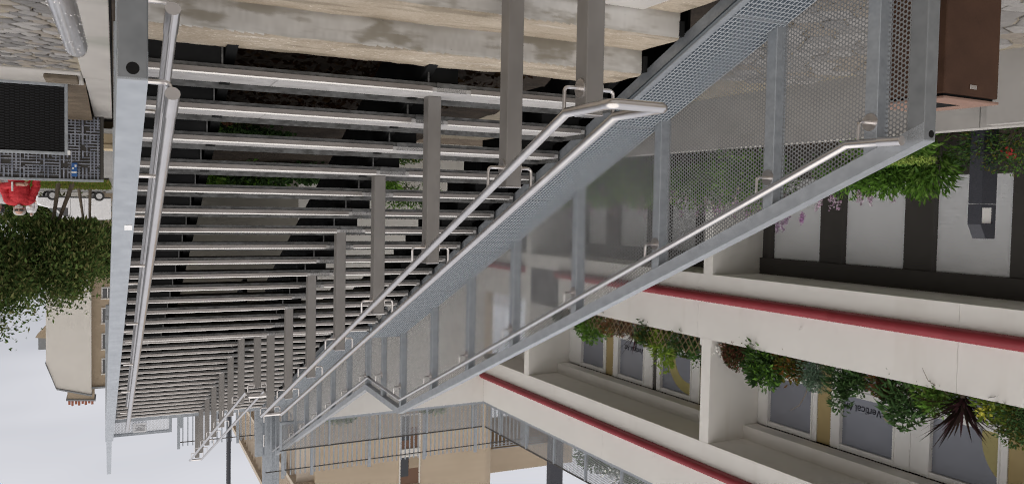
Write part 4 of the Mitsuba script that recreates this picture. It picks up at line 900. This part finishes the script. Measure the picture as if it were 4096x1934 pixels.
# ------------------------------------------------------------------ plants
DG = [(.04, .08, .03), (.055, .11, .037), (.075, .145, .052), (.10, .17, .065)]
MG = [(.12, .25, .04), (.17, .33, .06), (.085, .17, .04), (.21, .35, .08)]
YG = [(.22, .31, .05), (.28, .36, .07), (.16, .25, .04)]
OG = [(.10, .12, .03), (.14, .13, .03), (.22, .10, .03), (.07, .10, .03)]
RB = [(.17, .07, .045), (.12, .05, .035), (.20, .10, .06), (.06, .07, .03)]
GG = [(.13, .20, .14), (.17, .24, .17), (.09, .15, .10)]
def pot(label, s, size, n, L, W, pal, seed, z=2.86, d=.24, **kw):
    k = thing('balcony_plant', label, 'plant', 'plants growing along the upper parapet'); bush(k, FP(s, d, z + size[2] * .25), (size[0], size[1], size[2]), n, L, W, pal, seed, **kw); return k
GP = 'plants growing along the upper parapet'
k = pot('reddish brown shrub with white blossoms beside the near partition', 5.0, (.20, .28, .34), 1500, .08, .028, RB + DG[:1], 41); blossoms(k, FP(5.25, .1, 3.05), (.1, .1, .1), 60, .04, [(.75, .75, .72)], 42)
pot('full mid-green leafy shrub second from the near partition', 4.48, (.23, .34, .48), 1500, .12, .042, MG[:3] + DG, 43)
pot('sparse orange-tinted green plant between the full green shrub and the grey one', 3.97, (.19, .24, .36), 700, .09, .034, OG, 44)
k = pot('grey-green needle-leaved shrub with a long trailing stem', 3.48, (.20, .26, .36), 1700, .07, .016, GG, 45)
part(k, 'trailing_stem', ftr(tube([(3.55, .2, 3.1), (3.6, .15, 3.40), (3.66, .1, 3.56), (3.80, .08, 3.66)], [.005, .004, .003, .002], 6)), 'm_bamboo')
pot('tall dark green narrow-leaved shrub just left of the window lettering', 3.07, (.13, .17, .54), 620, .13, .034, DG, 46, droop=.5, clumps=8)
pot('second upright dark shrub close behind the lettering', 2.76, (.14, .17, .34), 480, .12, .032, DG, 47, droop=.5, clumps=5)
pot('small brown and orange shrub in front of the dark drooping one', 2.44, (.16, .22, .26), 800, .06, .028, OG[2:] + RB, 48)
pot('large dark green drooping shrub right of the window lettering', 2.13, (.20, .27, .50), 900, .14, .04, DG, 49, droop=.6, clumps=11)
pot('light green bushy plant left of the dark purple spiky plant', 1.68, (.20, .26, .30), 1300, .09, .026, MG + OG[:1], 50)
def spiky(label, s, z, n, L, w, pal, seed, d=.22, spread=.9, up=.45):
    k = thing('spiky_plant', label, 'plant', GP); rng = np.random.default_rng(seed); c = FP(s, d, z)
    part(k, 'stem', tube([c - [0, 0, .2], c + [0, 0, .12]], .03, 8), 'm_bark')
    for i in range(n):
        a = rng.uniform(0, 2 * np.pi); e = rng.uniform(-.55, 1.2); dv = np.array([math.cos(a) * spread, math.sin(a) * spread, up + e]); dv /= np.linalg.norm(dv); l = L * rng.uniform(.6, 1.2)
        t = np.linspace(0, 1, 6); P = c + [0, 0, rng.uniform(-.06, .12)] + dv * l * t[:, None] + np.array([0, 0, -1]) * (t ** 2)[:, None] * l * rng.uniform(.02, .28); side = np.cross(dv, [0, 0, 1]); side /= np.linalg.norm(side)
        wd = w * np.array([.7, 1, .95, .75, .45, .03])[:, None]; up_ = np.cross(side, dv)
        v = np.vstack([P - side * wd + up_ * wd * .35, P, P + side * wd + up_ * wd * .35]); f = []
        for j in range(5):
            for o in (0, 6): f += [[o + j, o + j + 1, o + 7 + j], [o + j, o + 7 + j, o + 6 + j]]
        part(k, 'leaf', (v, np.array(f)), 'm_leaf', color=np.repeat(pick(pal, 1, rng), 18, 0))
    return k
PU = [(.035, .024, .02), (.05, .03, .026), (.028, .02, .017), (.075, .036, .042)]
k = spiky('dark purple spiky cordyline, largest plant on the upper parapet', 1.36, 2.98, 84, .64, .016, PU, 51)
part(k, 'seed_stalk', ftr(tube([(1.45, .1, 2.95), (1.62, -.05, 2.80), (1.68, -.08, 2.66)], [.005, .004, .003], 6)), 'm_bark')
k = pot('yellow-green leafy plant right of the dark purple spiky plant', 1.02, (.11, .18, .26), 420, .09, .04, YG, 52); blossoms(k, FP(1.04, .12, 3.05), (.06, .06, .05), 24, .045, [(.50, .48, .06)], 53)
pot('dark olive shrub at the left picture edge of the upper parapet', .76, (.22, .30, .40), 1700, .065, .022, OG[:2] + DG, 54)
pot('bushy green plant at the far left end beyond the olive shrub', .42, (.2, .3, .3), 900, .07, .024, DG, 55)
# bay behind the partition
pot('bright green bush at the far end of the bamboo fence', 8.98, (.40, .24, .44), 1200, .11, .042, MG, 61, z=2.9)
pot('brown and orange grassy plant beside the bright green bush', 8.2, (.42, .2, .26), 1300, .09, .02, OG[2:] + RB, 62, z=2.9)
spiky('dark spiky plant in the middle of the bamboo fence', 7.6, 3.0, 36, .52, .016, PU, 63)
pot('dark olive bush left of the middle spiky plant', 7.15, (.34, .2, .30), 1200, .09, .03, OG[:2] + DG, 64, z=2.9)
pot('light yellow-green leafy plant rising over the bamboo fence', 6.93, (.20, .16, .56), 700, .11, .04, [(.26, .36, .06), (.20, .32, .05)], 65, z=2.98, d=.3)
spiky('green blade-leaved plant between the yellow-green plant and the vent pipe', 6.52, 3.0, 22, .52, .018, DG + MG[:1], 66)
pot('dark green mixed bush under the vent pipe', 6.25, (.30, .2, .30), 1300, .09, .03, DG + OG[:1], 67, z=2.9)
pot('small green shrub growing against the partition beside the vent pipe', 5.88, (.17, .2, .50), 700, .09, .036, DG + MG[:1], 68)
spiky('dark spiky plant at the far end of the bamboo fence, beside the mesh', 9.55, 3.0, 22, .36, .013, PU, 163)
bf = thing('bamboo_fence', 'row of crossed thin bamboo stakes along the upper parapet', 'fence')
rb = np.random.default_rng(9)
for s in np.arange(5.75, 10.0, .145):
    for q in (-1, 1):
        part(bf, 'stake', ftr(tube([(s - .13 * q, .06 + .02 * q, 2.84), (s + .15 * q + rb.uniform(-.02, .02), .05 + .02 * q, 3.16 + rb.uniform(-.04, .05))], .0075, 6)), 'm_bamboo')
bf2 = thing('bamboo_fence', 'crossed bamboo stakes on the parapet near the inner corner, seen through the mesh', 'fence')
for s in np.arange(11.75, 13.3, .15):
    for q in (-1, 1): part(bf2, 'stake', ftr(tube([(s - .14 * q, .06 + .02 * q, 2.84), (s + .15 * q, .05 + .02 * q, 3.18)], .008, 6)), 'm_bamboo')
pot('small green plant at the dark glazed parapet panel, seen through the mesh', 10.0, (.3, .2, .26), 700, .09, .035, DG, 69, z=2.95)

# flower bed in front of the ground floor
def bed(name, label, s, d, z, size, n, L, W, pal, seed, **kw):
    k = thing(name, label, 'plant', 'plants in the flower bed'); bush(k, FP(s, d, z), size, n, L, W, pal, seed, **kw); return k
k = bed('flowering_shrub', 'low mound with flat yellow-green flower heads in front of the bollard lamp', 1.95, -.55, .02, (.30, .62, .24), 1300, .10, .034, MG, 71); blossoms(k, FP(1.75, -.62, .26), (.22, .42, .035), 900, .03, YG, 72)
bed('leafy_plant', 'tall mid-green leafy plant right behind the yellow-green mound', 2.3, -.1, .18, (.30, .45, .42), 1800, .12, .034, MG[:3], 73, up=.8)
bed('leafy_plant', 'upright green plant with pointed leaves closest to the bollard lamp', 1.75, -.05, .12, (.22, .34, .52), 1100, .15, .034, MG, 74, up=.9, clumps=7)
k = bed('flowering_plant', 'green plant with pale pink flower spikes before the middle shutter', 2.75, -.15, .20, (.34, .42, .42), 1900, .10, .026, MG + DG[2:], 75, up=.8); blossoms(k, FP(2.7, -.15, .62), (.38, .3, .08), 420, .026, [(.46, .34, .43), (.52, .44, .50), (.38, .24, .35)], 76, spikes=14)
k = bed('flowering_plant', 'tall thin plant with a single violet flower head before the third shutter', 3.85, -.2, .35, (.13, .2, .4), 350, .07, .018, MG, 78, up=1.2, clumps=5); blossoms(k, FP(3.92, -.15, .95), (.09, .08, .06), 160, .034, [(.34, .22, .35), (.42, .32, .43)], 79, spikes=4); blossoms(k, FP(3.5, -.15, .9), (.03, .05, .06), 70, .028, [(.40, .20, .40)], 80, spikes=2)
k = bed('flowering_shrub', 'shrub with red blossoms at the left picture edge behind the wall', .55, -.35, .08, (.34, .5, .32), 2000, .05, .018, OG[:2] + MG[:1] + DG, 81); blossoms(k, FP(.52, -.5, .22), (.06, .05, .05), 26, .035, [(.42, .03, .03)], 82)
bed('leafy_plant', 'dark green low plant between the red-flowered shrub and the bollard lamp', .98, -.3, .05, (.16, .3, .3), 900, .06, .02, DG, 83)
for i, (s, lab) in enumerate(((4.3, 'nearest green shrub with violet flowers behind the mesh'), (5.5, 'second green shrub with violet flowers behind the mesh'), (6.8, 'third green shrub with violet flowers behind the mesh'), (8.2, 'fourth green shrub with violet flowers behind the mesh'), (9.6, 'farthest green shrub with violet flowers behind the mesh'))):
    k = bed('garden_shrub', lab, s, -.25, .20, (.66, .5, .58), 3200, .11, .034, MG + DG[2:], 84 + i, up=.7); blossoms(k, FP(s, -.3, .66), (.6, .3, .22), 620, .03, [(.36, .18, .36), (.45, .28, .46), (.5, .5, .35)], 94 + i, spikes=18)
# plants in the shade under the stairs
def under(label, c, size, n, L, W, pal, seed): k = thing('shade_plant', label, 'plant', 'plants in the shade under the stairs'); bush(k, c, size, n, L, W, pal, seed, up=.6)
under('yellowing leafy plant at the foot of the wall under the stairs', (-1.75, 12.4, .28), (.5, .4, .3), 900, .14, .07, MG + YG[2:], 101)
under('dark green leafy plant under the middle of the stairs', (-2.5, 12.0, .22), (.6, .5, .34), 1100, .16, .07, DG + MG[:1], 102)
under('low dark plant beside the central stringer under the stairs', (-3.2, 11.6, .18), (.5, .5, .26), 900, .14, .06, DG, 103)
under('bright green leafy plant seen left of the first brown post', (-4.75, 11.9, .30), (.55, .5, .34), 1100, .13, .06, MG, 104)
under('trailing green plant against the sunlit part of the wall', (-5.7, 12.6, .55), (.7, .3, .42), 1100, .12, .03, MG + DG, 105)
under('mossy green low growth under the lower treads', (-3.9, 8.0, .02), (.6, .6, .16), 1300, .09, .02, MG[2:3] + OG[:2] + DG, 106)
under('small plant with brown autumn leaves under the lower treads', (-.95, 5.2, -.16), (.5, .4, .2), 700, .10, .05, RB + MG[:1], 107)
under('dark ground-hugging ivy under the lower treads', (-1.5, 7.0, -.1), (.8, .7, .16), 1500, .09, .05, DG, 108)
lit = thing('leaf_litter', 'dry brown leaves scattered on the soil under the first treads', 'leaves', kind='stuff')
rl = np.random.default_rng(6); nl = 2600; LP = np.column_stack([rl.uniform(-3.6, -.05, nl), rl.uniform(.3, 6, nl), np.zeros(nl)]); LP[:, 2] = soilz(LP[:, 0], LP[:, 1]) + .05
v, f, col = leaves(LP, rl.normal(size=(nl, 3)) * [1, 1, .25], .09, .05, pick([(.04, .02, .013), (.03, .017, .011), (.06, .037, .02)], nl, rl, .3), rl, .1); part(lit, 'leaves', (v, f), 'm_leaf', color=col, kind='stuff')
# climbing plants on the roof terrace
for i, (s, w, z, lab) in enumerate(((8.2, .5, 5.75, 'pale flowering creeper on the roof railing, nearest'), (9.3, .35, 5.8, 'dark green creeper on the roof railing, farther'))):
    k = thing('creeper', lab, 'plant', 'plants on the roof terrace'); bush(k, FP(s, .6, z), (.42, .5, .36), 1300, .10, .045, DG[1:] + MG[:1], 120 + i)
    if i == 0: blossoms(k, FP(s - .1, .3, z + .2), (.3, .3, .25), 260, .05, [(.72, .72, .70)], 130)
k = thing('creeper', 'green tuft behind the back wall railing, right of the corner', 'plant'); bush(k, BP(3.4, .6, 5.75), (.35, .2, .18), 500, .08, .03, MG + DG, 140)
k = thing('creeper', 'green tuft behind the back wall railing, close to the corner', 'plant'); bush(k, BP(1.05, .6, 5.75), (.35, .2, .18), 500, .08, .03, MG + DG, 141)
